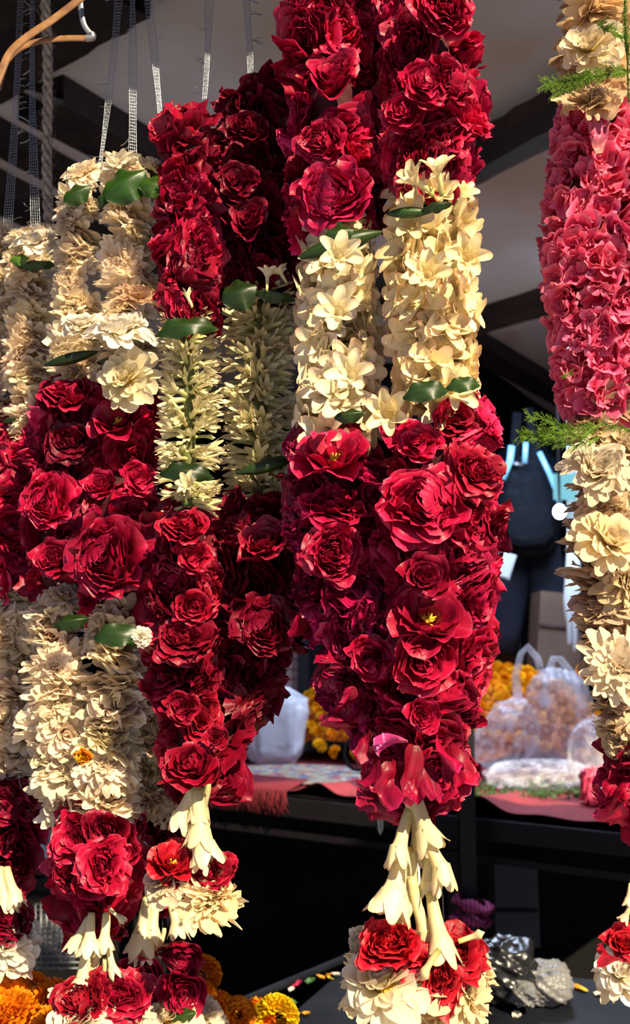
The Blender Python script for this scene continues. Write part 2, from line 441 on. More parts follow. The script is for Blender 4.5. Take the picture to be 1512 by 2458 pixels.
ROSES = [rose_mesh(1, .55, 40, .8), rose_mesh(2, .75, 52, .85), rose_mesh(3, .4, 32, .85), rose_mesh(4, .9, 46, 1.1), rose_mesh(5, .65, 54, 1.1), rose_mesh(6, .5, 38, .75), rose_mesh(7, .8, 42, 1.3)]
WILTED = [rose_mesh(81, .55, 42, 1.15), rose_mesh(82, .75, 52, 1.25), rose_mesh(83, .9, 46, 1.6), rose_mesh(84, .65, 54, 1.7), rose_mesh(85, .8, 42, 1.9), rose_mesh(86, .5, 36, 1.0)]
OPEN_ROSE = open_rose_mesh(8)
STAMENS = stamens_mesh()
MUMS = [mum_mesh(11, 6, 15, .14, 0, 1.5), mum_mesh(12, 5, 14, .18, .05, 1.6), mum_mesh(13, 6, 17, .12, .1, 1.9), mum_mesh(14, 4, 12, .23, .15, 1.4)]
DISC = disc_mesh()
TUBES_OPEN = [tuberose_mesh(21, .72, pW=.27, pL=.60), tuberose_mesh(22, .50, .5, pW=.25, pL=.62), tuberose_mesh(23, .85, .1, pW=.30, pL=.58), tuberose_mesh(27, .38, .2, pW=.22, pL=.58)]
TUBES_HALF = [tuberose_mesh(24, .24, .4, pW=.13), tuberose_mesh(25, .40, .2, pW=.14), tuberose_mesh(26, .14, .6, pW=.12, npet=5)]
TUBES_LONG = [tuberose_mesh(71, .10, .4, pW=.11, pL=.62, tubeL=.75, tr=.085), tuberose_mesh(72, .22, .2, pW=.12, pL=.6, tubeL=.75, tr=.085), tuberose_mesh(73, .16, .6, pW=.10, npet=5, pL=.6, tubeL=.78, tr=.08)]
TASSEL = [tuberose_mesh(61, .04, .15, pW=.15, pL=.58, tr=.10, u0=.22), tuberose_mesh(62, .12, .3, pW=.16, pL=.54, tr=.10, u0=.22), tuberose_mesh(63, .0, .4, pW=.13, pL=.52, npet=5, tr=.09, u0=.22)]
BUD = bud_mesh(1); GREEN_BUD = bud_mesh(2, True)
OLES = [oleander_mesh(31), oleander_mesh(32, 9), oleander_mesh(33, 7)]
MARI = [marigold_mesh(41), marigold_mesh(42)]
MARI_LO = [marigold_mesh(43, True), marigold_mesh(44, True)]
LEAVES = [leaf_mesh(1, 1, .22, .9, 1.4, .05), leaf_mesh(2, 1, .17, .3, 1.7, .045), leaf_mesh(3, 1, .26, .2, .9, .02, 2.4), leaf_mesh(4, 1, .29, .75, .9, .055)]

# ------------------------------------------------------------------ garland builders
class Strand:
    def __init__(s, path, d):
        s.p = np.array(path, float); s.d = d
    def at(s, y):
        x = np.interp(y, s.p[:, 1], s.p[:, 0]); r = np.interp(y, s.p[:, 1], s.p[:, 2])
        c = P(x, y, s.d); return c, r * s.d / FPX
    def radial(s, az):      # az 0 looks at the camera, positive to the right
        return Vector((math.sin(az), -math.cos(az), 0))

HERO = []
def near_hero(c, k=0.55):
    v = c - Vector((0, 0, CAMZ)); t = v.dot(F_)
    px = 756 + FPX * v.x / t; py = 1229 - FPX * v.dot(U_) / t
    for (hx, hy, hr) in HERO:
        if (px - hx) ** 2 + (py - hy) ** 2 < (hr * k) ** 2 * 4: return True
    return False

def tint(base, v=.12):
    k = 1 + rnd.uniform(-v, v)
    return (base[0] * k, base[1] * (k + rnd.uniform(-v, v) * .5), base[2] * (k + rnd.uniform(-v, v)), 1)

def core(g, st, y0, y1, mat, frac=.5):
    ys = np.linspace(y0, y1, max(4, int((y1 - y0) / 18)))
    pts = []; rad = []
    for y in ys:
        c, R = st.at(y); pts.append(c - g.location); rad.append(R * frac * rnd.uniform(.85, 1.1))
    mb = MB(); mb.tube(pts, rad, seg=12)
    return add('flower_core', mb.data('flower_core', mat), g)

def fill_roses(g, st, y0, y1, size, col, spacing=.88, back=True):
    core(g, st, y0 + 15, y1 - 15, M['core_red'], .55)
    pxm = FPX / st.d
    y = y0 + size * pxm * .5; lvl = 0
    while y < y1 - size * pxm * .2:
        c, R = st.at(y)
        k = max(3, int(round(2 * math.pi * max(R - .3 * size, size * .4) / (1.35 * size))))
        off = rnd.uniform(0, 6.28)
        for i in range(k):
            az = off + i * 2 * math.pi / k + rnd.uniform(-.2, .2)
            az = (az + math.pi) % (2 * math.pi) - math.pi
            if abs(az) > 2.4 and rnd.random() < .4: continue
            s = size * rnd.uniform(.85, 1.2)
            rd = st.radial(az)
            pos = c + rd * max(0, R - rnd.uniform(.74, .92) * s) + Vector((0, 0, rnd.uniform(-.25, .25) * s))
            if abs(az) < 1.3 and near_hero(pos + rd * .5 * s): continue
            tl = rnd.uniform(-.45, .35) if rnd.random() < .6 else rnd.choice((-1, 1)) * rnd.uniform(.5, 1.1)
            ax = rd + Vector((rnd.uniform(-.25, .25), 0, tl))
            placed('rose', rnd.choice(WILTED if rnd.random() < .72 else ROSES), g, pos, ax, rnd.uniform(0, 6.28), (s * rnd.uniform(.8, 1.15), s * rnd.uniform(.9, 1.25), s * rnd.uniform(.8, 1.1)), tint(col, .25))
        y += size * spacing * pxm; lvl += 1

def hero_rose(g, px, py, d, diam, mesh, col, tilt=(0, 0), stam=False, spin=0, sq=1.0):
    s = diam / 2 * d / FPX / .95
    pos = P(px, py, d)
    ax = Vector((tilt[0], -1, tilt[1]))
    o = placed('rose', mesh, g, pos - ax.normalized() * .35 * s, ax, spin, (s, s, s * sq), col)
    if stam: add('stamens', STAMENS, o)
    HERO.append((px, py, diam / 2))
    return o

def fill_tubes(g, st, y0, y1, meshes, col, step=.0115, k=7, sc=1.0, green=.1, up=.0, fat=(1.1, 1.35), tilt=.35):
    core(g, st, y0 + 5, y1 - 5, M['core_green'], .22)
    pxm = FPX / st.d; y = y0; lvl = 0
    while y < y1:
        c, R = st.at(y); off = lvl * .9 + rnd.uniform(0, .5)
        for i in range(k):
            az = off + i * 2 * math.pi / k + rnd.uniform(-.3, .3)
            az = (az + math.pi) % (2 * math.pi) - math.pi
            if abs(az) > 2.3 and rnd.random() < .5: continue
            rd = st.radial(az)
            front = abs(az) < .9
            ln = R * rnd.uniform(.85, 1.1) / 1.33 * sc
            ax = rd + Vector((rnd.uniform(-.15, .15), 0, rnd.uniform(-tilt, tilt) + up))
            if front: ax = ax + Vector((rnd.uniform(-.5, .5), 0, rnd.uniform(-.3, .5)))
            pos = c + rd * .06 * R + Vector((0, 0, rnd.uniform(-.5, .5) * step))
            if rnd.random() < green: placed('tuberose_bud', GREEN_BUD, g, pos + rd * R * .15, ax, rnd.uniform(0, 6.28), (ln, ln, ln * .7), (1, 1, 1, 1))
            else: placed('tuberose', rnd.choice(meshes), g, pos, ax, rnd.uniform(0, 6.28), (ln * rnd.uniform(*fat),) * 2 + (ln,), tint(col, .05))
        y += step * pxm; lvl += 1

def fill_mums(g, st, y0, y1, col, step=.36, face=.25, size=1.0):
    core(g, st, y0 + 8, y1 - 8, M['core_white'], .35)
    pxm = FPX / st.d; y = y0
    while y < y1:
        c, R = st.at(y)
        s = R * size * rnd.uniform(.92, 1.12)
        az = rnd.uniform(-1.3, 1.3)
        if rnd.random() < face:
            rd = st.radial(az * .8)
            s *= .8
            o = placed('chrysanthemum', rnd.choice(MUMS), g, c + rd * R * .55, rd + Vector((0, 0, rnd.uniform(-.6, .9))), rnd.uniform(0, 6.28), s, tint(col, .06))
            add('flower_centre', DISC, o)
            y += step * R * pxm * .8
        else:
            t = rnd.uniform(.0, .75)
            sg = 1 if rnd.random() < .6 else -1
            ax = st.radial(az) * t + Vector((0, 0, sg))
            placed('chrysanthemum', rnd.choice(MUMS), g, c + Vector((rnd.uniform(-.1, .1) * R, rnd.uniform(-.1, 0) * R, 0)), ax, rnd.uniform(0, 6.28), (s, s, s * rnd.uniform(.7, 1)), tint(col, .06))
            y += step * R * pxm

def fill_oleanders(g, st, y0, y1, size, col):
    core(g, st, y0 + 10, y1 - 10, M['core_pink'], .6)
    pxm = FPX / st.d; y = y0; lvl = 0
    while y < y1:
        c, R = st.at(y)
        k = int(round(2 * math.pi * R / (1.05 * size))); off = lvl * .7
        for i in range(k):
            az = off + i * 2 * math.pi / k + rnd.uniform(-.2, .2)
            az = (az + math.pi) % (2 * math.pi) - math.pi
            if abs(az) > 2.0: continue
            rd = st.radial(az); s = size * rnd.uniform(.85, 1.15)
            placed('oleander', rnd.choice(OLES), g, c + rd * (R - .6 * s) + Vector((0, 0, rnd.uniform(-.2, .2) * s)), rd + Vector((rnd.uniform(-.5, .5), 0, rnd.uniform(-.7, .5))), rnd.uniform(0, 6.28), s, tint(col, .1))
        y += size * .72 * pxm; lvl += 1

def leaf_at(g, px0, py0, px1, py1, d, mesh=0, wid=1.0, col=(1, 1, 1, 1), nz=.25, dz=0, label=None):
    a, b = P(px0, py0, d), P(px1, py1, d + dz)
    L = (b - a).length
    x = (b - a).normalized(); nrm = Vector((0, -1, nz)); nrm = (nrm - x * nrm.dot(x)).normalized(); y = nrm.cross(x)
    q = Matrix((x, y, nrm)).transposed()
    return add('leaf', LEAVES[mesh], g, loc=(a + b) / 2 - g.location, rot=q.to_euler(), scale=(L, L * wid, L), color=col)

def floret(g, px0, py0, px1, py1, d, mesh, col=(1, 1, 1, 1), dd=0.0, fat=1.25, spin=None, L0=1.36):
    if mesh in TASSEL: fat = 1 + (fat - 1) * .6
    a, b = P(px0, py0, d), P(px1, py1, d + dd)
    L = (b - a).length / L0
    return placed('tuberose', mesh, g, a, b - a, rnd.uniform(0, 6.28) if spin is None else spin, (L * fat, L * fat, L), col)

def string(g, pts, d, r=.0007, mat=None, name='thread'):
    mb = MB(); mb.tube([P(x, y, d) - g.location for x, y in pts], r, seg=6)
    return add(name, mb.data(name, mat or M['thread']), g)

def mum_at(g, px, py, d, diam, tilt, mesh=0, col=(1, 1, 1, 1), spin=0, centre=True, sq=1.0):
    s = diam / 2 * d / FPX
    ax = Vector(tilt)
    o = placed('chrysanthemum', MUMS[mesh], g, P(px, py, d), ax, spin, (s, s, s * sq), col)
    if centre: add('flower_centre', DISC, o)
    return o

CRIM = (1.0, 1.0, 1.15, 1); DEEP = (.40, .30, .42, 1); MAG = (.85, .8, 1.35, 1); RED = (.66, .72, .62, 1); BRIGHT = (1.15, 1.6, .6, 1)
CREAM = (1.10, 1.05, .96, 1); WARM = (1.03, .93, .70, 1); IVORY = (1, .95, .84, 1); WHITE = (1.06, 1.08, 1.12, 1)

# ---- large front garland
g1 = thing('flower_garland', 'largest, longest crimson rose and cream tuberose garland, hanging nearest, ending in a long tassel', 'garland', P(900, -100, 1.02))
L1 = Strand([(800, -120, 108), (790, 100, 108), (800, 300, 108), (792, 540, 105), (812, 570, 98), (812, 800, 106), (812, 1010, 106), (803, 1080, 108), (800, 1250, 110),
             (812, 1400, 112), (858, 1550, 100), (895, 1660, 96), (925, 1750, 85), (950, 1850, 72), (960, 1930, 50)], 1.035)
R1 = Strand([(1015, -120, 128), (1020, 100, 122), (1045, 250, 124), (1030, 400, 118), (1030, 480, 105), (1035, 560, 110), (1030, 700, 118), (1042, 850, 112), (1048, 990, 100), (1050, 1020, 112),
             (1068, 1150, 132), (1062, 1300, 134), (1062, 1450, 128), (1045, 1560, 118), (1010, 1680, 110), (1002, 1780, 118), (1000, 1870, 105), (1000, 1930, 60)], 1.0)
hero_rose(g1, 802, 460, .985, 165, ROSES[1], (1.05, 1.1, 1.5, 1), (-.1, .1), spin=1)
hero_rose(g1, 770, 340, .985, 120, ROSES[4], CRIM, (-.4, .1))
hero_rose(g1, 800, 190, .98, 150, ROSES[2], CRIM, (.0, .5), spin=2)
hero_rose(g1, 1015, 210, .94, 130, ROSES[5], CRIM, (.1, .1))
hero_rose(g1, 1075, 190, .94, 120, ROSES[1], CRIM, (.3, .2), spin=3)
hero_rose(g1, 965, 270, .95, 110, ROSES[0], CRIM, (-.4, .0))
hero_rose(g1, 1060, 20, .94, 150, ROSES[4], CRIM, (.2, .0))
hero_rose(g1, 800, 1090, .985, 190, OPEN_ROSE, CRIM, (-.1, .9), True)
hero_rose(g1, 1010, 1215, .93, 180, ROSES[1], CRIM, (-.1, .1), spin=4)
hero_rose(g1, 1000, 1065, .94, 120, ROSES[5], CRIM, (-.1, .5))
hero_rose(g1, 1130, 1130, .945, 140, ROSES[3], RED, (.6, .1))
hero_rose(g1, 1020, 1385, .925, 130, ROSES[2], CRIM, (.0, .3))
hero_rose(g1, 1030, 1480, .93, 200, OPEN_ROSE, (1.1, 1.3, 1.3, 1), (.1, .7), True, spin=.7)
hero_rose(g1, 1015, 1585, .93, 165, ROSES[0], (.8, .8, .8, 1), (-.1, -.1), spin=1)
hero_rose(g1, 885, 1580, .97, 110, ROSES[5], CRIM, (-.2, .2))
hero_rose(g1, 800, 1330, .985, 140, ROSES[4], CRIM, (-.2, .1), spin=2)
hero_rose(g1, 1015, 1715, .93, 90, ROSES[2], CRIM, (.0, .0))
for yr, cc in (((-90, 545), CRIM),):
    fill_roses(g1, L1, *yr, .0255, cc)
fill_roses(g1, R1, -90, 480, .026, CRIM)
fill_roses(g1, L1, 1040, 1900, .0255, MAG)
fill_roses(g1, R1, 1000, 1920, .028, CRIM)
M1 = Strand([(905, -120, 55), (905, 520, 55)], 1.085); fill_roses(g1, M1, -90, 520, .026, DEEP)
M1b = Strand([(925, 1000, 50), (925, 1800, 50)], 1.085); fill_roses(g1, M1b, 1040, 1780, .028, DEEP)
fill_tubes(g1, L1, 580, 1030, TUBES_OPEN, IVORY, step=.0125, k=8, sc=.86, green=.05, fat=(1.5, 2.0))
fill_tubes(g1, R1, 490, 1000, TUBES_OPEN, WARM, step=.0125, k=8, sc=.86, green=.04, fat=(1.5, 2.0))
for a in ((1040, 470, 985, 400), (1060, 470, 1055, 380), (1090, 500, 1130, 460)):
    floret(g1, *a, .90, TUBES_OPEN[1], WARM, dd=-.02)
for a in ((990, 570, 975, 515), (1040, 700, 1030, 640), (1090, 640, 1125, 600), (810, 650, 822, 600), (815, 790, 800, 735), (1050, 960, 1110, 935), (960, 995, 930, 985), (840, 930, 830, 880)):
    floret(g1, a[0], a[1], a[2], a[3], .955, TUBES_OPEN[0], IVORY if a[0] < 900 else WARM, dd=-.045, fat=1.1)
leaf_at(g1, 712, 605, 920, 540, .955, 2, 1.0)
leaf_at(g1, 780, 565, 850, 545, .95, 3, 1.3)
leaf_at(g1, 925, 505, 1040, 500, .905, 2, 1.1, (1.2, 1.5, 1, 1)); leaf_at(g1, 1010, 495, 1090, 480, .9, 0, .9)
leaf_at(g1, 960, 945, 1085, 925, .895, 1, 1.3); leaf_at(g1, 1065, 925, 1160, 915, .90, 1, 1.3, (1.5, 1.5, 1, 1))
leaf_at(g1, 800, 1000, 880, 985, .945, 3, .8)
# loose hanging petals low on the garland
def loose_petal(name, L, W, seed, col, g, px, py, d, ax, spin):
    mb = MB(); petal(mb, L=1, W=W, wb=.3, phi0=.1, phi1=.6, cupR=.38, r0=0, tip=.3, ruf=.14, rfr=6, nu=14, nv=14, psi=0, roll=.8, warp=.2); deform(mb, .05, 6, seed + 90)
    return placed(name, mb.data(name, M['rose']), g, P(px, py, d), ax, spin, L * d / FPX, col)
lp = loose_petal('loose_petal', 85, .42, 1, (1.5, 12, 7, 1), g1, 975, 1780, .90, (-1, -.3, .1), -1.57)
lp['label'] = 'pale pink loose petal'
for i, (x, y, L, ax, c) in enumerate(((935, 1815, 112, (.15, -.2, -1), (.6, .5, .9, 1)), (905, 1810, 90, (-.2, -.3, -1), MAG), (960, 1830, 95, (.0, -.2, -1), CRIM), (890, 1750, 80, (-.5, -.3, -1), MAG), (1090, 1830, 75, (.5, -.3, -.7), CRIM), (1020, 1835, 95, (.1, -.2, -1), MAG), (1075, 1790, 110, (.3, -.3, -1), CRIM), (990, 1790, 100, (.0, -.4, -1), CRIM), (860, 1660, 60, (-1, -.3, -.3), MAG), (1050, 1770, 100, (.2, -.4, -.9), MAG))):
    loose_petal('loose_petal', L, .45, i, c, g1, x, y, .92, ax, i * 1.3 + 1.5)

# tassel of the front garland
string(g1, [(988, 1850), (990, 1900), (982, 1940), (978, 2010), (985, 2110)], .965)
string(g1, [(992, 1900), (1020, 1990), (1045, 2080), (1062, 2150), (1066, 2260)], .97)
T = TASSEL
string(g1, [(1003, 2060), (1008, 2150), (1008, 2240)], 1.0, .0012, M['white_thread'])
for (a, m, dd, fat) in (((975, 1895, 1010, 2050), 1, 0, 1.5), ((992, 1898, 1060, 2045), 1, -.02, 1.6), ((985, 1945, 970, 2105), 2, -.02, 1.6), ((1000, 1950, 1000, 2060), 0, .02, 1.3), ((1012, 1985, 1050, 2155), 2, -.02, 1.5),
                        ((975, 2030, 918, 2210), 1, -.015, 1.9), ((985, 2040, 995, 2160), 0, .01, 1.5), ((1030, 2040, 1018, 2150), 0, .01, 1.2),
                        ((985, 2165, 940, 2270), 2, -.02, 2.0), ((990, 2110, 1030, 2290), 2, .01, 1.2), ((1035, 2145, 1055, 2330), 1, -.02, 1.5), ((960, 1990, 950, 2090), 0, .01, 1.5)):
    floret(g1, *a, .955, T[m], (1, .93, .74, 1), dd=dd, fat=fat)
hero_rose(g1, 928, 2272, .93, 136, ROSES[4], BRIGHT, (-.3, 1.6), spin=1)
hero_rose(g1, 985, 2290, .94, 100, ROSES[6], BRIGHT, (.2, .8))
hero_rose(g1, 1085, 2300, .95, 140, ROSES[3], BRIGHT, (.3, 1.5), True, spin=1)
hero_rose(g1, 1050, 2350, .93, 110, ROSES[6], BRIGHT, (-.1, .6), spin=2)
hero_rose(g1, 1110, 2260, .98, 80, ROSES[5], CRIM, (.4, 1.2))
mum_at(g1, 928, 2372, .94, 225, (-.2, -.6, .95), 3, (1.05, 1.05, .98, 1), sq=1.0)
mum_at(g1, 930, 2370, .965, 220, (-.1, -.5, 1), 2, WARM, 1, False)
mum_at(g1, 880, 2270, 1.0, 120, (-.9, -.2, .5), 1, IVORY, 2)
mum_at(g1, 1095, 2380, .955, 230, (.75, -.5, .5), 0, WARM, 2, False)
mum_at(g1, 1050, 2420, .955, 190, (.3, -.7, .3), 2, WARM, 1, False)
mum_at(g1, 1120, 2330, .99, 170, (1, -.2, .3), 1, WARM, 4, False)
floret(g1, 1100, 2260, 1160, 2240, .93, BUD, (1, .9, .7, 1), fat=1.6, L0=1.1)
floret(g1, 1055, 2280, 1000, 2340, .915, BUD, (1, .85, .65, 1), fat=1.6, L0=1.1)

# ---- second garland, dark roses
HERO.clear()
g2 = thing('flower_garland', 'dark maroon rose and slender tuberose garland beside the largest one', 'garland', P(540, 200, 1.12))
L2 = Strand([(445, 260, 45), (448, 400, 60), (448, 550, 68), (455, 730, 68), (452, 790, 72), (455, 1000, 76), (452, 1220, 74), (445, 1250, 78), (442, 1400, 82), (440, 1550, 76), (450, 1700, 74), (460, 1800, 72), (455, 1890, 55)], 1.09)
R2 = Strand([(600, 200, 60), (612, 350, 92), (612, 500, 92), (620, 670, 92), (628, 720, 88), (622, 900, 92), (622, 1080, 90), (628, 1180, 84), (618, 1230, 95), (620, 1400, 104), (615, 1540, 98), (590, 1640, 82), (545, 1740, 68), (520, 1850, 55)], 1.13)
hero_rose(g2, 570, 440, 1.06, 110, ROSES[5], DEEP, (-.2, .2)); hero_rose(g2, 600, 530, 1.06, 110, ROSES[2], DEEP, (-.1, .2), spin=2)
hero_rose(g2, 590, 310, 1.06, 110, ROSES[0], DEEP, (-.1, .3))
hero_rose(g2, 460, 1335, 1.03, 90, ROSES[5], (.9, .9, .8, 1), (.1, .2)); hero_rose(g2, 440, 1265, 1.03, 110, ROSES[4], (.9, .9, .8, 1), (-.1, 1.0))
hero_rose(g2, 460, 1455, 1.03, 90, ROSES[0], (.9, .9, .8, 1), (.2, .1)); hero_rose(g2, 440, 1540, 1.03, 130, ROSES[3], (.8, .8, .8, 1), (-.1, .8))
hero_rose(g2, 640, 1310, 1.06, 150, ROSES[2], RED, (-.3, .7), spin=1); hero_rose(g2, 640, 1500, 1.05, 130, ROSES[1], DEEP, (.1, .1))
hero_rose(g2, 435, 1700, 1.04, 85, ROSES[5], RED, (-.1, .2)); hero_rose(g2, 455, 1840, 1.04, 130, ROSES[0], (.95, .95, .9, 1), (-.1, .7))
hero_rose(g2, 520, 1770, 1.04, 60, ROSES[2], RED, (.1, .2))
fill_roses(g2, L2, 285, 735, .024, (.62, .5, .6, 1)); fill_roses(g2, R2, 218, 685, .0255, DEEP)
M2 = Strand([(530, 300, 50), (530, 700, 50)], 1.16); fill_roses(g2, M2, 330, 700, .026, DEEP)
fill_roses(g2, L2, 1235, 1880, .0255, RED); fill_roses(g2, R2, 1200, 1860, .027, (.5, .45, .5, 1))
YG = (.86, .84, .68, 1)
fill_tubes(g2, L2, 770, 1225, TUBES_LONG, YG, step=.0105, k=9, green=.14, fat=(.95, 1.2), tilt=.22); fill_tubes(g2, R2, 720, 1190, TUBES_LONG, YG, step=.0105, k=9, green=.14, fat=(.95, 1.2), tilt=.22)
floret(g2, 640, 700, 650, 640, 1.05, TUBES_OPEN[0], IVORY, fat=1.1); floret(g2, 460, 740, 450, 690, 1.03, TUBES_HALF[0], YG); floret(g2, 690, 680, 665, 640, 1.05, TUBES_OPEN[2], IVORY)
floret(g2, 470, 1180, 445, 1150, 1.02, TUBES_OPEN[0], (.95, .88, .7, 1), dd=-.02)
leaf_at(g2, 355, 790, 530, 770, 1.03, 1, .9, (1.2, 1.3, 1, 1)); leaf_at(g2, 530, 720, 615, 680, 1.03, 3, 1.6); leaf_at(g2, 600, 690, 715, 710, 1.05, 0, .7)
leaf_at(g2, 370, 1125, 520, 1135, 1.03, 1, 1); leaf_at(g2, 560, 1130, 690, 1105, 1.04, 2, 1); leaf_at(g2, 600, 1110, 700, 1100, 1.05, 0, 1)
string(g2, [(460, 1860), (465, 1960), (480, 2100)], 1.07)
for (a, m, dd, f) in (((468, 1880, 445, 2005), 2, 0, 1.8), ((452, 1880, 470, 1985), 1, -.01, 1.6), ((475, 1890, 465, 2050), 1, -.02, 1.7), ((498, 1880, 490, 1990), 2, .02, 1.3), ((480, 1930, 505, 2080), 1, -.01, 1.7),
                      ((460, 1980, 465, 2110), 2, -.01, 1.6), ((485, 2000, 510, 2130), 2, 0, 1.5), ((490, 1960, 490, 2060), 0, -.01, 1.5)):
    floret(g2, *a, 1.06, T[m], (1, .92, .74, 1), dd=dd, fat=f)
hero_rose(g2, 415, 2065, 1.05, 115, OPEN_ROSE, BRIGHT, (.3, 1.1), True); hero_rose(g2, 415, 2080, 1.06, 100, ROSES[4], BRIGHT, (.2, .9))
hero_rose(g2, 500, 2095, 1.06, 105, ROSES[3], (.7, .8, .6, 1), (-.2, .6)); hero_rose(g2, 525, 2080, 1.08, 80, ROSES[2], DEEP, (.4, .7))
mum_at(g2, 400, 2125, 1.06, 125, (-.3, -.5, .6), 3, IVORY, 0, False); mum_at(g2, 415, 2115, 1.07, 120, (0, -.4, .8), 1, IVORY, 1, False)
mum_at(g2, 505, 2165, 1.05, 150, (.15, -.75, .5), 2, WARM, 1, False); mum_at(g2, 500, 2175, 1.06, 150, (.1, -.4, .9), 0, WARM, 2, False)

# ---- third garland, white with rose band
HERO.clear()
g3 = thing('flower_garland', 'white chrysanthemum garland with crimson rose band, broad leaves on top and rose ball below', 'garland', P(260, 380, 1.2))
L3 = Strand([(195, 420, 40), (190, 500, 54), (188, 650, 62), (182, 800, 64), (175, 910, 68), (165, 980, 68), (140, 1100, 68), (125, 1220, 70), (130, 1350, 66), (140, 1430, 62), (140, 1470, 68), (140, 1550, 76), (140, 1700, 80), (150, 1850, 80), (165, 1950, 60)], 1.19)
R3 = Strand([(300, 390, 55), (310, 500, 72), (315, 650, 76), (308, 800, 82), (305, 940, 76), (300, 990, 82), (290, 1100, 86), (280, 1220, 86), (268, 1340, 90), (278, 1450, 76), (290, 1500, 80), (272, 1650, 78), (265, 1800, 80), (252, 1930, 82)], 1.17)
B3 = Strand([(235, 1950, 95), (235, 2050, 108), (238, 2150, 92), (240, 2200, 40)], 1.17)
for a in ((120, 1200, 1.13, 130, 1, CRIM, (-.2, .2)), (265, 1335, 1.09, 180, 1, (1.0, 1.0, 1.2, 1), (-.1, .1)), (130, 1340, 1.13, 110, 2, CRIM, (-.1, .2)), (240, 1165, 1.1, 90, 2, CRIM, (-.2, .3)), (330, 1150, 1.1, 90, 5, CRIM, (.3, .2)),
          (280, 1005, 1.1, 140, 7, (1.05, 1.1, 1.2, 1), (-.2, .6)), (165, 950, 1.13, 130, 4, CRIM, (-.2, 1.3)), (170, 1060, 1.13, 110, 3, (.45, .4, .5, 1), (-.1, .2))):
    hero_rose(g3, a[0], a[1], a[2], a[3], OPEN_ROSE if a[4] == 7 else ROSES[a[4]], a[5], a[6], a[4] == 7)
for a in ((175, 2010, 1.09, 120, 5), (255, 1995, 1.08, 110, 2), (230, 2110, 1.08, 100, 0), (290, 2030, 1.09, 110, 5), (180, 2090, 1.09, 90, 4), (250, 2070, 1.07, 120, 3)):
    hero_rose(g3, a[0], a[1], a[2], a[3], ROSES[a[4]], (.85, .8, .85, 1), (rnd.uniform(-.3, .3), rnd.uniform(-.1, .5)), spin=a[0])
fill_roses(g3, L3, 930, 1440, .027, CRIM); fill_roses(g3, R3, 950, 1480, .029, CRIM); fill_roses(g3, B3, 1950, 2190, .03, (.8, .75, .8, 1))
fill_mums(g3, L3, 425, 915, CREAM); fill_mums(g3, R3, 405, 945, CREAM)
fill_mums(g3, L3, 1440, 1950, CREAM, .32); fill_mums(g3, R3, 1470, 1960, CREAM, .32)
mum_at(g3, 300, 810, 1.08, 170, (.1, -.45, 1), 1, WHITE, 0); mum_at(g3, 200, 790, 1.1, 120, (.1, -.6, .9), 3, WHITE, 0)
mum_at(g3, 310, 915, 1.08, 165, (-.2, -.9, .3), 3, (1, .98, .8, 1), 0); mum_at(g3, 210, 425, 1.13, 110, (-.1, -.7, .8), 1, CREAM, 0); mum_at(g3, 290, 400, 1.12, 110, (-.3, -.3, .9), 3, WHITE, 0, False)
mum_at(g3, 365, 410, 1.12, 90, (.5, -.2, .7), 1, CREAM, 0, False); mum_at(g3, 330, 720, 1.09, 120, (.1, -.5, .9), 2, (.75, .55, .42, 1), 1, False)
leaf_at(g3, 245, 470, 345, 400, 1.08, 3, 1.4, (1.2, 1.5, 1, 1)); leaf_at(g3, 330, 440, 400, 440, 1.08, 3, 1.6, (2.2, 2.2, 1, 1)); leaf_at(g3, 148, 480, 215, 440, 1.1, 3, 1.3, (1.2, 1.3, 1, 1)); leaf_at(g3, 235, 500, 260, 440, 1.09, 0, 1)
leaf_at(g3, 100, 870, 235, 835, 1.1, 2, .9); leaf_at(g3, 220, 860, 350, 850, 1.08, 0, .6)
leaf_at(g3, 120, 1500, 215, 1480, 1.1, 0, 1); leaf_at(g3, 212, 1520, 355, 1525, 1.08, 1, 1.2)
mum_at(g3, 340, 1530, 1.06, 50, (.1, -1, .2), 3, WHITE, 0, False)
o = hero_rose(g3, 200, 1815, 1.08, 34, ROSES[6], (2.2, 40, .05, 1), (0, .2)); o.name = 'orange_petal'; o['label'] = 'scrap of orange petals'
string(g3, [(245, 2150), (240, 2250), (230, 2400)], 1.16)
for (a, m, dd, f) in (((220, 2190, 215, 2300), 1, -.01, 1.8), ((212, 2200, 175, 2290), 0, 0, 1.5), ((255, 2190, 265, 2290), 1, -.01, 1.8), ((262, 2180, 295, 2222), 2, 0, 1.6), ((215, 2270, 165, 2400), 1, -.02, 1.8), ((235, 2260, 235, 2390), 2, 0, 1.8), ((262, 2270, 290, 2355), 2, -.01, 1.6), ((255, 2300, 250, 2420), 1, 0, 1.6), ((170, 2380, 118, 2400), 2, 0, 2.5)):
    floret(g3, *a, 1.13, T[m], (1, .95, .82, 1), dd=dd, fat=f)
hero_rose(g3, 195, 2400, 1.11, 130, ROSES[4], (1.0, 1.3, .7, 1), (-.5, .9)); hero_rose(g3, 285, 2390, 1.12, 130, ROSES[3], (.8, .8, .8, 1), (.4, .8)); hero_rose(g3, 240, 2420, 1.12, 100, ROSES[6], (.9, 1, .7, 1), (0, .6))
mum_at(g3, 190, 2470, 1.1, 170, (-.2, -.6, .9), 3, (1.05, 1.05, .98, 1), 0); mum_at(g3, 300, 2470, 1.12, 170, (.2, -.6, .9), 1, IVORY, 0)

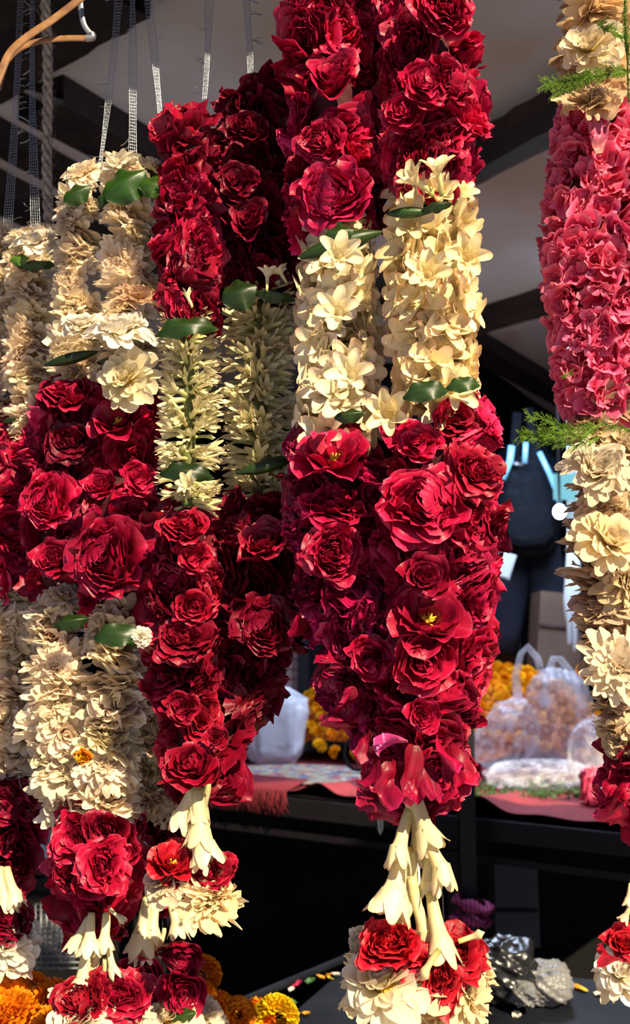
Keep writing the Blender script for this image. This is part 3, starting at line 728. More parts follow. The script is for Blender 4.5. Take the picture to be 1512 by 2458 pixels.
# ---- garland behind the third one
HERO.clear()
g3b = thing('flower_garland', 'shaded white garland half hidden behind the leafy white one and the maroon one', 'garland', P(385, 1400, 1.32))
S3 = Strand([(385, 1450, 50), (380, 1700, 62), (385, 1960, 66), (390, 1990, 66), (390, 2100, 66), (390, 2140, 50)], 1.31)
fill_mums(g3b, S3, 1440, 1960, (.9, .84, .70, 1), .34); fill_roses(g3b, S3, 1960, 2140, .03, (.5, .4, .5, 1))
string(g3b, [(390, 2120), (390, 2350)], 1.3)
for (a, m, dd, f) in (((355, 2150, 345, 2290), 1, 0, 1.7), ((380, 2150, 378, 2270), 2, 0, 1.5), ((410, 2150, 415, 2260), 1, -.01, 1.7), ((430, 2160, 445, 2240), 0, 0, 1.3), ((345, 2270, 315, 2320), 2, -.01, 2.0), ((352, 2230, 365, 2310), 1, 0, 1.6), ((395, 2230, 390, 2300), 2, 0, 1.6)):
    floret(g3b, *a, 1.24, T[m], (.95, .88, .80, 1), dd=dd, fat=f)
for a in ((340, 2340, 120, 2), (430, 2290, 110, 5), (440, 2370, 120, 2), (300, 2380, 90, 3)):
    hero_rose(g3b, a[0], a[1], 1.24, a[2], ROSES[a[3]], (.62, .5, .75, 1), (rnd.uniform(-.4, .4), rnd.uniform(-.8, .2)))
mum_at(g3b, 400, 2450, 1.24, 180, (.1, -.5, .9), 3, IVORY, 0); mum_at(g3b, 480, 2440, 1.26, 120, (.4, -.5, .9), 0, IVORY, 0); mum_at(g3b, 340, 2450, 1.22, 110, (-.2, -.6, .9), 1, IVORY, 0, False)
leaf_at(g3b, 410, 2450, 470, 2430, 1.22, 3, 1, (1.5, 1.5, 1, 1))

# ---- leftmost garland
g4 = thing('flower_garland', 'white and rose garland cut by the left picture edge, bright green leaf near its top', 'garland', P(50, 540, 1.3))
R4 = Strand([(75, 570, 58), (78, 700, 60), (75, 850, 62), (72, 1010, 52), (62, 1060, 54), (48, 1100, 58), (30, 1200, 62), (25, 1330, 66), (35, 1420, 55), (40, 1460, 62), (38, 1600, 68), (38, 1750, 68), (30, 1890, 62), (22, 1930, 68), (22, 2020, 66), (20, 2090, 45)], 1.29)
L4 = Strand([(-5, 560, 42), (-10, 700, 42), (-10, 1000, 40), (-50, 1200, 60), (-60, 1400, 60), (-60, 1900, 60)], 1.33)
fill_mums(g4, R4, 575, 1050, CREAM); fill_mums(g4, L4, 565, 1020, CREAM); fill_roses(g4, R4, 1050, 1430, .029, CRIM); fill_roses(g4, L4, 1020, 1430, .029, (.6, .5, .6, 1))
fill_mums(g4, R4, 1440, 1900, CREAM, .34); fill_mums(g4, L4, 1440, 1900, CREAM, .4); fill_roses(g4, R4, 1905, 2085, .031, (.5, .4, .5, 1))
mum_at(g4, 95, 590, 1.22, 110, (.1, -.6, .9), 1, WHITE, 0)
leaf_at(g4, 20, 622, 70, 615, 1.21, 3, 1.2, (3.5, 3, 1.5, 1)); leaf_at(g4, 30, 630, 135, 625, 1.22, 0, .7); leaf_at(g4, 0, 1010, 40, 1000, 1.22, 0, .9)
string(g4, [(20, 2080), (15, 2250)], 1.28)
for (a, m, dd, f) in (((15, 2080, 25, 2180), 1, 0, 1.8), ((0, 2080, 5, 2190), 0, 0, 1.6), ((25, 2120, 45, 2190), 2, 0, 1.6), ((10, 2160, 40, 2250), 1, -.01, 1.4)):
    floret(g4, *a, 1.22, T[m], (1, .95, .84, 1), dd=dd, fat=f)
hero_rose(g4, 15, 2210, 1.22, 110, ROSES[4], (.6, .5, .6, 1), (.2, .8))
mum_at(g4, 25, 2270, 1.22, 140, (.2, -.8, .5), 3, WHITE, 0, False); mum_at(g4, 20, 2300, 1.23, 130, (.2, -.4, .7), 1, CREAM, 1, False)

# ---- right garland with the pink band
HERO.clear()
g5 = thing('flower_garland', 'thick pink oleander garland with cream chrysanthemums, green fern and a small tassel below', 'garland', P(1440, -100, .98))
S5 = Strand([(1440, -120, 95), (1432, 60, 92), (1425, 200, 90), (1430, 300, 88), (1435, 350, 105), (1442, 500, 128), (1445, 640, 136), (1445, 800, 122), (1445, 960, 95), (1450, 1000, 82), (1455, 1100, 92), (1455, 1250, 96), (1458, 1380, 98), (1465, 1500, 82), (1490, 1650, 72), (1500, 1780, 60), (1515, 1800, 50), (1530, 1950, 50)], .985)
fill_oleanders(g5, S5, 310, 985, .0205, (1, .95, 1.25, 1))
TAN = (.85, .68, .50, 1)
fill_mums(g5, S5, -100, 285, TAN, .30, .35); fill_mums(g5, S5, 985, 1785, (.86, .74, .58, 1), .27, .35)
mum_at(g5, 1420, 120, .93, 170, (-.3, -.9, .4), 3, (1.05, 1, .85, 1), 0, False); mum_at(g5, 1420, 250, .93, 160, (-.1, -.7, .7), 2, TAN, 0, False); mum_at(g5, 1440, 20, .93, 160, (.1, -.5, -.9), 1, (.9, .7, .45, 1), 0, False)
mum_at(g5, 1440, 1130, .93, 170, (.1, -.9, .4), 1, IVORY, 0, False); mum_at(g5, 1480, 1600, .93, 190, (.1, -1, .1), 0, IVORY, 1, False); mum_at(g5, 1455, 1300, .93, 170, (.1, -.8, .5), 3, (1, .93, .72, 1), 2, False)
fill_roses(g5, S5, 1790, 1980, .024, CRIM)
loose_petal('oleander_petal', 100, .35, 3, (1.25, 30, 6, 1), g5, 1435, 370, .925, (.05, -.3, 1), 1.5)

def fern(g, pts, d, seed, col=1.0, dens=1.0, nl=20):
    """asparagus fern sprig: stem with side twigs of fine needles"""
    mb = MB(); r = random.Random(seed)
    W = [P(x, y, d) - g.location for x, y in pts]
    mb.tube(W, .0005, seg=5)
    pl = np.array([tuple(w) for w in W]); n = int(26 * dens * (len(pts) - 1))
    px = d / FPX
    for i in range(n):
        t = (i + r.random()) / n * (len(pts) - 1); k = min(int(t), len(pts) - 2)
        b = pl[k] + (pl[k + 1] - pl[k]) * (t - k); tg = pl[k + 1] - pl[k]; tg = tg / np.linalg.norm(tg)
        sd = r.choice((-1, 1)); dirv = tg * .8 + np.array([0, r.uniform(-.5, .2), sd * r.uniform(.3, 1)]); dirv /= np.linalg.norm(dirv)
        ln = nl * px * r.uniform(.4, 1.1)
        e = b + dirv * ln
        mb.tube([b, e], .00018, seg=3, caps=False, upv=(.1, .2, .9))
        for j in range(7):
            q = b + (e - b) * r.uniform(.1, 1); dv = dirv + np.array([r.uniform(-1, 1), r.uniform(-1, .5), r.uniform(-1, 1)]) * .8
            dv /= np.linalg.norm(dv)
            mb.tube([q, q + dv * ln * .38], [.00022, .00008], seg=3, caps=False, upv=(.1, .2, .9))
    return add('fern_sprig', mb.data('fern_sprig', M['fern']), g)
fern(g5, [(1512, 1030), (1440, 1020), (1380, 1035), (1350, 1030), (1320, 1012), (1268, 998)], .90, 1, nl=22, dens=1.4)
fern(g5, [(1440, 1050), (1380, 1070), (1320, 1060), (1290, 1050), (1248, 1044)], .90, 2, nl=24, dens=1.4)
fern(g5, [(1430, 1020), (1400, 1045), (1350, 1050), (1300, 1040)], .895, 3, nl=26, dens=1.2)
fern(g5, [(1520, 175), (1450, 170), (1400, 190), (1360, 200), (1305, 203)], .90, 4, nl=26, dens=2)
fern(g5, [(1500, 170), (1440, 185), (1380, 205), (1330, 225)], .90, 5, nl=28, dens=1.6)
fern(g5, [(1430, 55), (1460, 70), (1500, 90)], .90, 6, nl=24, dens=1.5)
fern(g5, [(1345, 905), (1370, 895)], .92, 7, nl=14, dens=1)
o = fern(g5, [(1500, -40), (1500, 60), (1506, 120)], .88, 8, nl=30, dens=2); fern(g5, [(1498, 80), (1506, 150), (1508, 240)], .88, 9, nl=16, dens=2)

# ---- tassel flowers at the lower right edge
g6 = g5
string(g6, [(1528, 1950), (1518, 2050), (1512, 2120), (1505, 2230)], .98)
floret(g6, 1512, 2120, 1508, 2180, .96, T[1], (1, .9, .75, 1)); floret(g6, 1515, 2170, 1490, 2215, .96, T[1], (1, .9, .75, 1), fat=1.8)
hero_rose(g6, 1500, 2270, .96, 110, ROSES[2], BRIGHT, (-.1, .9)); hero_rose(g6, 1505, 2240, .97, 60, ROSES[5], BRIGHT, (-.1, .9))
loose_petal('loose_petal', 70, .3, 4, (1.2, 1.6, .8, 1), g6, 1485, 2300, .93, (-1, -.3, .2), 1.2)
mum_at(g6, 1500, 2340, .95, 150, (-.2, -.6, .8), 3, WHITE, 0, False); mum_at(g6, 1510, 2350, .96, 150, (-.1, -.4, .9), 1, WARM, 1, False)

# ------------------------------------------------------------------ ribbons, rope, cane strip
def ribbon(px0, py0, px1, py1, d, w0, w1, side, seed, label, bow=6):
    r = random.Random(seed)
    g = thing('tinsel_ribbon', label, 'ribbon', P(px0, py0, d), 'silvery mesh ribbons holding up the garlands')
    n = 40; ts = np.linspace(0, 1, n)
    C = [P(px0 + (px1 - px0) * t + bow * math.sin(t * 3.1), py0 + (py1 - py0) * t, d) - g.location for t in ts]
    W = [(w0 + (w1 - w0) * t + 2 * math.sin(t * 9 + seed)) * d / FPX for t in ts]
    tw = [0.35 * math.sin(t * 5 + seed) for t in ts]
    ax = [Vector((math.cos(a), math.sin(a), 0)) for a in tw]
    mb = MB()
    for k in (-1, -.5, 0, .5, 1):
        mb.tube([c + a * (w * .5 * k) for c, a, w in zip(C, ax, W)], .00032 if abs(k) == 1 else .0002, seg=4)
    add('warp_thread', mb.data('warp_thread', M['foil']), g)
    mb = MB(); m = int((P(px0, py0, d) - P(px1, py1, d)).length / .0036)
    for i in range(m):
        t = i / m * (n - 1); k = int(t); f = t - k
        c = C[k].lerp(C[min(k + 1, n - 1)], f); w = W[k]; a = ax[k]
        mb.tube([c - a * w * .5, c + a * w * .5 + Vector((0, 0, .0008 * r.uniform(-1, 1)))], .00020, seg=3, caps=False)
    add('weft_thread', mb.data('weft_thread', M['foil']), g)['kind'] = 'stuff'
    for i in range(int(m / 3.5)):
        t = r.random() * (n - 1); k = int(t)
        c = C[k] + ax[k] * (W[k] * .5 * side)
        L = r.uniform(.006, .014); o = add('foil_lash', LASH, g, loc=c, rot=(r.uniform(-.6, .6), (0 if side > 0 else math.pi) + r.uniform(-.7, .7), r.uniform(-.6, .6)), scale=(L, L, L))
    return g
mb = MB(); x = np.linspace(0, 1, 5)
mb.grid(np.stack([np.repeat(x[:, None], 2, 1), np.array([[-.07, .07]] * 5), np.repeat((.12 * np.sin(x * 3))[:, None], 2, 1)], -1))
LASH = mb.data('foil_lash', M['foil'])
ribbon(50, -30, 18, 545, 1.27, 10, 24, 1, 1, 'silvery mesh ribbon nearest the left edge, widening towards the white flowers', 4)
ribbon(78, -30, 86, 560, 1.25, 8, 24, -1, 2, 'silvery mesh ribbon beside the jute rope, lying just to its left', -4)
ribbon(288, -30, 240, 398, 1.16, 22, 9, -1, 3, 'slanting silvery mesh ribbon, left one of the pair above the broad leaves', 3)
ribbon(318, -30, 318, 385, 1.15, 14, 20, -1, 4, 'straight silvery mesh ribbon, right one of the pair above the broad leaves', 1)
ribbon(352, -30, 393, 372, 1.13, 20, 10, 1, 5, 'dark silvery ribbon slanting down to the left strand of maroon roses', 2)
ribbon(502, -30, 490, 245, 1.12, 20, 9, -1, 6, 'silvery ribbon with lashes on its left, over the gap between maroon strands', 3)
ribbon(588, -30, 602, 195, 1.12, 17, 12, 1, 7, 'short silvery ribbon rising from the top of the tallest maroon strand', 2)

g = thing('jute_rope', 'fuzzy brown jute rope hanging behind the cane strip', 'rope', P(112, -30, 1.3))
for k in range(3):
    mb = MB(); pts = []
    for i in range(120):
        t = i / 119.0; y = -30 + 590 * t; c = P(106 + 14 * t + 4 * math.sin(t * 6), y, 1.3) - g.location; a = t * 44 + k * 2.094
        pts.append(c + Vector((math.cos(a), math.sin(a), 0)) * .0034)
    mb.tube(pts, .0034, seg=7); add('rope_strand', mb.data('rope_strand', M['jute']), g)
mb = MB(); r = random.Random(9)
for i in range(420):
    t = r.random(); c = P(106 + 14 * t + 4 * math.sin(t * 6), -30 + 590 * t, 1.3) - g.location
    dv = Vector((r.uniform(-1, 1), r.uniform(-1, 1), r.uniform(-.8, .8)))
    mb.tube([c + dv * .005, c + dv * .010, c + dv * .012 + Vector((0, 0, r.uniform(-.006, .006)))], .00012, seg=3, caps=False, upv=(.1, .3, .9))
add('rope_fuzz', mb.data('rope_fuzz', M['jute']), g)['kind'] = 'stuff'
mb = MB(); c = P(122, 556, 1.3) - g.location
mb.tube([c + Vector((-.012, 0, -.003)), c + Vector((-.004, 0, .003)), c + Vector((.006, 0, .003)), c + Vector((.012, 0, -.004))], [.004, .0065, .0065, .003], seg=8, upv=(0, 0, 1)); add('knot', mb.data('knot', M['jute']), g)

def smooth_path(pts, d, m=14, off=(0, 0, 0)):
    a = np.array(pts, float); out = []
    for i in range(len(a) - 1):
        p0 = a[max(i - 1, 0)]; p1 = a[i]; p2 = a[i + 1]; p3 = a[min(i + 2, len(a) - 1)]
        for t in np.linspace(0, 1, m, endpoint=(i == len(a) - 2)):
            q = .5 * ((2 * p1) + (-p0 + p2) * t + (2 * p0 - 5 * p1 + 4 * p2 - p3) * t * t + (-p0 + 3 * p1 - 3 * p2 + p3) * t ** 3)
            out.append(P(q[0], q[1], q[2] if len(q) > 2 else d) - Vector(off))
    return out
g = thing('cane_strip', 'bent brown cane strip with a metal clip crossing the ribbons at the upper left', 'hook', P(0, 200, 1.05))
mb = MB(); mb.tube(smooth_path([(-30, 260), (0, 180), (25, 125), (70, 85), (130, 45), (215, -20)], 1.02, off=g.location), .0042, seg=10, flat=.35); add('long_strip', mb.data('long_strip', M['cane']), g)
mb = MB(); mb.tube(smooth_path([(-5, 215), (15, 150), (50, 115), (100, 98), (160, 92), (212, 92)], 1.035, off=g.location), .0034, seg=10, flat=.4); add('short_strip', mb.data('short_strip', M['cane']), g)
mb = MB(); mb.tube(smooth_path([(193, -30), (194, 20), (202, 60), (220, 84)], 1.035, off=g.location), .0030, seg=10, flat=.4); mb.tube(smooth_path([(206, 92), (222, 90), (220, 80)], 1.03, off=g.location), .0034, seg=10); add('metal_clip', mb.data('metal_clip', M['steel']), g)

# ------------------------------------------------------------------ setting
H = 2.7
M['plaster'] = plain('mottled plaster board', (0.66, 0.69, 0.80, 1), rough=0.9, scale=1.1, col2=(0.46, 0.40, 0.36, 1), bump=.25, bdist=.01, detail=7)
M['beam'] = plain('dark painted timber', (0.030, 0.022, 0.024, 1), rough=0.6, var=.5, scale=12, bump=.4)
M['beam_brown'] = plain('dark brown timber', (0.055, 0.032, 0.030, 1), rough=0.6, var=.5, scale=12, bump=.4)
M['black'] = plain('near-black surface', (0.006, 0.005, 0.006, 1), rough=0.8, var=.5, scale=5, bump=.1, spec=.15)
M['slab'] = plain('dark stone slab', (0.011, 0.013, 0.019, 1), rough=0.6, var=.6, scale=9, bump=.3, bdist=.003, spec=.1)
M['ground'] = plain('street concrete', (0.40, 0.40, 0.42, 1), rough=0.9, scale=3)
def slab(name, c, sz, mat, kind='structure', parent=None, jit=0, rot=None, mats=None):
    mb = MB(); mb.box(c, sz, jit=jit, rot=rot); o = add(name, mb.data(name, M[mat], smooth=False), parent)
    if parent is None and kind: o['kind'] = kind
    return o
slab('floor', (0, 1.5, -.05), (9, 13, .1), 'ground')
slab('floor_shade', (0, 4.5, .01), (7, 5.2, .03), 'black')  # dark slab over the floor, standing in for shade under the table
slab('ceiling', (0, 4.6, H + .05), (9, 6.6, .1), 'plaster')
slab('wall_back', (0, 7.2, 1.35), (9, .1, 2.7), 'black')
slab('wall_left', (-3.2, 4.6, 1.35), (.1, 6.6, 2.7), 'black')
slab('wall_right', (3.4, 4.6, 1.35), (.1, 6.6, 2.7), 'black')
slab('sun_blocker_board', (0.1, 1.10, 2.26), (7.0, .66, .03), 'beam')  # unseen board added to keep the sun off the stall behind

def beam(name, a, b, w, h, z, mat):
    a, b = PZ(*a, z), PZ(*b, z); c = (a + b) / 2; d = (b - a); L = d.length; d.normalize()
    y = Vector((0, 0, 1)).cross(d).normalized(); q = Matrix((d, y, Vector((0, 0, 1)))).transposed()
    mb = MB(); n = 14; 
    xs = np.linspace(-L / 2, L / 2, n)
    pr = np.array([(-w/2, -h/2), (w/2, -h/2), (w/2, h/2), (-w/2, h/2)])
    g = np.zeros((n, 4, 3)); g[:, :, 0] = xs[:, None]; g[:, :, 1] = pr[None, :, 0] + rng.uniform(-.006, .006, (n, 4)); g[:, :, 2] = pr[None, :, 1] + rng.uniform(-.002, .002, (n, 4))
    mb.grid(g, closed=True)
    o = add(name, mb.data(name, M[mat], smooth=False), None, loc=c - Vector((0, 0, h / 2)), rot=q.to_euler()); o['kind'] = 'structure'
    return o
beam('beam', (100, 195), (1500, 1020), .15, .08, H, 'beam')
beam('beam', (-100, 245), (600, 655), .09, .06, H, 'beam')
beam('beam', (-100, 375), (700, 810), .12, .08, H, 'beam')
beam('beam', (-60, 150), (300, -80), .14, .08, H, 'beam')
beam('beam', (-160, 90), (200, -130), .26, .06, H, 'beam')
beam('beam', (1060, 390), (1500, 145), .11, .09, H - .002, 'beam_brown')
beam('beam', (1060, 425), (1500, 185), .06, .05, H - .08, 'beam')
beam('beam', (1050, 780), (1500, 640), .12, .08, H, 'beam_brown')
beam('beam', (1060, 860), (1500, 1150), .3, .2, H, 'black')
beam('beam', (700, 1100), (1600, 1160), .3, .3, H, 'black')


# ------------------------------------------------------------------ table with red cloth
M['cloth'] = plain('red table cloth', (0.24, 0.022, 0.028, 1), rough=0.85, scale=25, bump=.3)
M['metal_rail'] = plain('dark painted steel', (0.009, 0.007, 0.010, 1), rough=0.6, spec=.2, scale=20, bump=.2)
M['fringe'] = plain('red fringe', (0.13, 0.006, 0.014, 1), rough=0.9, scale=60)
TZ = 0.84
def quadmesh(corners, n=(24, 10), zf=None, thick=0.0):
    a, b, c, d = [np.array(tuple(p)) for p in corners]      # a-b near edge, d-c far edge
    u, v = np.meshgrid(np.linspace(0, 1, n[0] + 1), np.linspace(0, 1, n[1] + 1), indexing='ij')
    p = (a * ((1 - u) * (1 - v))[..., None] + b * (u * (1 - v))[..., None] + c * (u * v)[..., None] + d * ((1 - u) * v)[..., None])
    if zf is not None: p[..., 2] += zf(u, v)
    return p
tfl, tfr = PZ(380, 1868, TZ), PZ(1700, 2003, TZ)
fd = (tfr - tfl).normalized(); bk = Vector((-fd.y, fd.x, 0))
tab = thing('table', 'dark metal-framed table carrying the red cloth, bags and marigold heap', 'table', (tfl.x, tfl.y, 0))
O = tab.location
def bar(name, a, b, w, h, mat, parent, off=Vector((0, 0, 0))):
    a, b = Vector(a), Vector(b); c = (a + b) / 2; d = (b - a); L = d.length; d.normalize()
    up = Vector((0, 0, 1)) if abs(d.z) < .9 else Vector((0, 1, 0))
    y = up.cross(d).normalized(); z = d.cross(y); q = Matrix((d, y, z)).transposed()
    mb = MB(); mb.box((0, 0, 0), (L, w, h))
    return add(name, mb.data(name, mat, smooth=False), parent, loc=c - off, rot=q.to_euler())
mb = MB(); cs = [tfl, tfr, tfr + bk * 2.2, tfl + bk * 2.2]
top = quadmesh([c + Vector((0, 0, -.012)) for c in cs], (1, 1)) - np.array(tuple(O)); mb.grid(top); mb.grid(top[::-1] - np.array([0, 0, .02]))
add('table_top', mb.data('table_top', M['metal_rail'], smooth=False), tab)
bar('front_rail', tfl - bk * .005 + Vector((0, 0, -.045)), tfr - bk * .005 + Vector((0, 0, -.045)), .03, .055, M['metal_rail'], tab, O)
for t, nm in ((.02, 'leg'), (.60, 'leg'), (.98, 'leg')):
    p = tfl.lerp(tfr, t) + bk * .04; bar(nm, (p.x, p.y, 0), (p.x, p.y, TZ - .07), .035, .035, M['metal_rail'], tab, O)
bar('lower_rail', tfl + Vector((0, 0, -.13)) + bk * .02, tfr + Vector((0, 0, -.13)) + bk * .02, .02, .02, M['metal_rail'], tab, O)

def clothz(u, v):
    return .004 + .035 * np.exp(-((u - .655) / .035) ** 2) * np.exp(-v * 9) + .03 * np.exp(-((u - .36) / .03) ** 2) * np.exp(-v * 10) + .003 * np.sin(u * 60) * np.exp(-v * 3)
mb = MB(); mb.grid(quadmesh([tfl + bk * .0, tfr + bk * .0, cs[2], cs[3]], (160, 30), clothz))
tag(add('table_cloth', mb.data('table_cloth', M['cloth'])), 'red cloth spread over the table, its front edge wavy', 'cloth')

# patterned mat with fringe
m, nt, out = new_mat('patterned mat'); L_ = nt.links.new
tc = N(nt, 'ShaderNodeTexCoord'); vo = N(nt, 'ShaderNodeTexVoronoi', i_Scale=46.0); L_(tc.outputs['Object'], vo.inputs['Vector'])
sp = N(nt, 'ShaderNodeSeparateColor'); L_(vo.outputs['Color'], sp.inputs[0])
rp = ramp(nt, [(.0, (.30, .25, .16, 1)), (.35, (.13, .15, .20, 1)), (.5, (.40, .33, .20, 1)), (.62, (.05, .08, .22, 1)), (.72, (.42, .38, .30, 1)), (.85, (.35, .06, .06, 1))], sp.outputs[0]); rp.color_ramp.interpolation = 'CONSTANT'
bs = N(nt, 'ShaderNodeBsdfPrincipled', i_Roughness=.9); L_(rp.outputs[0], bs.inputs[0]); L_(bs.outputs[0], out.inputs[0]); M['mat'] = m
mc = PZ(700, 1857, TZ + .012); mt = thing('patterned_mat', 'round multicoloured woven mat with a red fringe hanging over the table edge', 'mat', mc)
mb = MB(); th = np.linspace(0, 2 * np.pi, 49)[:-1]; rr = np.array([.001, .1, .2, .28, .285]); zz = np.array([.004, .004, .004, .004, -.003])
mb.grid(np.stack([rr[:, None] * np.cos(th) * .95, rr[:, None] * np.sin(th) * .78, np.repeat(zz[:, None], 48, 1)], -1), closed=True); add('woven_mat', mb.data('woven_mat', M['mat']), mt)
mb = MB(); r = random.Random(4)
for i in range(150):
    x = -.30 + .30 * i / 149.0 ; t = (mc.x + x - tfl.x) / (tfr.x - tfl.x); e = tfl.lerp(tfr, t) - bk * .022 - mc
    b = Vector((e.x, e.y, .012)) + bk * .12; ln = r.uniform(.04, .075)
    mb.tube([b, e + Vector((0, 0, .004)), e + Vector((r.uniform(-.01, .01), -.004, -ln * .5)), e + Vector((r.uniform(-.016, .016), -.006, -ln))], [.003, .0034, .003, .0012], seg=5, upv=(1, .2, 0))
fr = add('fringe', mb.data('fringe', M['fringe']), mt); fr['kind'] = 'stuff'; fr['label'] = 'red fringe'

# posts and hanging strings
pp = PZ(1113, 1950, TZ); ps = thing('metal_post', 'black metal post standing in front of the table, behind the largest garland', 'post', (pp.x, pp.y - .06, 0))
bar('post_shaft', (0, 0, 0), (0, 0, H), .042, .042, M['metal_rail'], ps); bar('base_plate', (-.05, 0, .006), (.05, 0, .006), .1, .012, M['metal_rail'], ps)
g = thing('hanging_loop', 'pale loop of string hanging from the table rail', 'string', P(912, 1900, 3.2))
mb = MB(); mb.tube([P(x, y, 3.12) - g.location for x, y in ((908, 1895), (908, 1950), (909, 1990), (913, 2003), (917, 1990), (916, 1950), (914, 1895))], .0022, seg=6); add('string_loop', mb.data('string_loop', M['white_thread']), g)

# ------------------------------------------------------------------ crumpled plastic
def crumple_mesh(name, rad, seed, amp, mat, nu=64, nv=96, power=.8, freq=1.6, fmap=None, kmax=7):
    r = np.random.RandomState(seed)
    a, b = np.meshgrid(np.linspace(.02, np.pi - .02, nu), np.linspace(0, 2 * np.pi, nv, endpoint=False), indexing='ij')
    sg = lambda x: np.sign(x) * np.abs(x) ** power
    p = np.stack([sg(np.sin(a)) * sg(np.cos(b)), sg(np.sin(a)) * sg(np.sin(b)), sg(np.cos(a))], -1)
    d = np.zeros(a.shape)
    for i in range(kmax):
        k = r.normal(0, freq * (1 + i * .55), 3); d += (1 - 2 * np.abs(np.sin(p @ k + r.uniform(0, 6)))) / (1 + i * .6)
    d -= d.mean()
    q = p * (1 + amp * d[..., None])
    if fmap: q = fmap(q)
    mb = MB(); mb.grid(q * np.array(rad), closed=True)
    return mb.data(name, mat)
def plastic(name, col, alo, ahi, rough=.25, trans=.35, sc=9):
    m, nt, out = new_mat(name); L = nt.links.new
    tc = N(nt, 'ShaderNodeTexCoord'); nz = N(nt, 'ShaderNodeTexNoise', i_Scale=float(sc), i_Detail=5.0, i_Distortion=1.5); L(tc.outputs['Object'], nz.inputs['Vector'])
    bs = N(nt, 'ShaderNodeBsdfPrincipled', i_Roughness=rough); bs.inputs['Base Color'].default_value = col; bs.inputs['Specular IOR Level'].default_value = .6
    b = N(nt, 'ShaderNodeBump', i_Strength=.5, i_Distance=.01); L(nz.outputs['Fac'], b.inputs['Height']); L(b.outputs[0], bs.inputs['Normal'])
    tl = N(nt, 'ShaderNodeBsdfTranslucent'); tl.inputs[0].default_value = col
    mx = N(nt, 'ShaderNodeMixShader', i_0=trans); L(bs.outputs[0], mx.inputs[1]); L(tl.outputs[0], mx.inputs[2])
    if alo >= 1: L(mx.outputs[0], out.inputs[0]); return m
    tp = N(nt, 'ShaderNodeBsdfTransparent'); mr = N(nt, 'ShaderNodeMapRange', i_1=.35, i_2=.65, i_3=alo, i_4=ahi); L(nz.outputs['Fac'], mr.inputs[0])
    m2 = N(nt, 'ShaderNodeMixShader'); L(mr.outputs[0], m2.inputs[0]); L(tp.outputs[0], m2.inputs[1]); L(mx.outputs[0], m2.inputs[2]); L(m2.outputs[0], out.inputs[0])
    return m
M['bag_white'] = plastic('white polythene', (.72, .74, .80, 1), 1, 1, .35)
M['bag_clear'] = plastic('clear polythene', (.80, .82, .88, 1), .08, .50, .18, sc=14)
M['bag_haze'] = plastic('hazy polythene', (.74, .76, .84, 1), .18, .48, .25, sc=7)
M['bag_grey'] = plastic('greyish polythene', (.26, .26, .27, 1), 1, 1, .35, sc=22)
M['bag_black'] = plastic('black polythene', (.012, .012, .014, 1), 1, 1, .3, .05)
M['bag_pink'] = plastic('pink packet', (.62, .06, .14, 1), 1, 1, .3, .2, 30)
w = thing('white_bag', 'stiff white plastic bag of goods standing left of the marigold heap', 'bag', PZ(658, 1832, TZ))
add('bag_body', crumple_mesh('bag_body', (.125, .11, .125), 3, .035, M['bag_white'], power=.4, freq=2.0, fmap=lambda q: q * np.stack([.80 + .22 * (q[..., 2] * .5 + .5), np.ones(q.shape[:2]), 1 + .0 * q[..., 0]], -1)), w, loc=(0, 0, .125))
mb = MB(); mb.tube([(-.10, 0, .235), (-.03, -.01, .262), (.05, 0, .262), (.11, .02, .235)], [.012, .02, .018, .008], seg=8, flat=.4); add('folded_rim', mb.data('folded_rim', M['bag_white']), w)
w = thing('clear_bag', 'loose clear plastic bag slumped against the marigold heap', 'bag', PZ(1215, 1862, TZ))
add('bag_body', crumple_mesh('bag_body', (.105, .09, .125), 8, .07, M['bag_clear'], power=.9, freq=1.5, fmap=lambda q: q + np.stack([.35 * q[..., 2], 0 * q[..., 0], 0 * q[..., 0]], -1)), w, loc=(0, 0, .125))
w = thing('carrier_bag', 'tall hazy carrier bag with looped handles, full of orange flowers', 'bag', PZ(1345, 1862, TZ)); wd = w.location.y
add('bag_body', crumple_mesh('bag_body', (.125, .09, .185), 12, .055, M['bag_haze'], power=.75, freq=1.3, fmap=lambda q: q * np.stack([1 - .18 * q[..., 2], np.ones(q.shape[:2]), np.ones(q.shape[:2])], -1)), w, loc=(0, 0, .175))
def P2(px, py): return P(px, py, wd) - w.location
for pts in ([(1245, 1690), (1238, 1620), (1250, 1570), (1266, 1552), (1290, 1580), (1305, 1640), (1312, 1700)], [(1300, 1690), (1318, 1610), (1328, 1580), (1345, 1582), (1375, 1620), (1400, 1700)]):
    mb = MB(); mb.tube([P2(*p) for p in pts], [.018, .013, .010, .011, .012, .014, .018][:len(pts)], seg=8, flat=.3); add('handle', mb.data('handle', M['bag_haze']), w)
w = thing('flat_bag', 'flattened crinkled clear bag lying at the front of the table, under the carrier bag', 'bag', PZ(1300, 1900, TZ))
add('bag_body', crumple_mesh('bag_body', (.165, .09, .045), 22, .075, M['bag_clear'], power=.9, freq=2.2), w, loc=(0, 0, .05))
w = thing('clear_bag', 'crinkled clear bag wrapped over the pink packet', 'bag', PZ(1425, 1905, TZ))
add('bag_body', crumple_mesh('bag_body', (.07, .06, .10), 28, .08, M['bag_clear'], power=.9, freq=2.2), w, loc=(0, 0, .12))
w = thing('pink_packet', 'shiny pink packet at the table front, beside the red end of the pink garland', 'packet', PZ(1432, 1935, TZ))
add('packet_body', crumple_mesh('packet_body', (.042, .03, .052), 29, .08, M['bag_pink'], power=.5, freq=3), w, loc=(0, 0, .054))

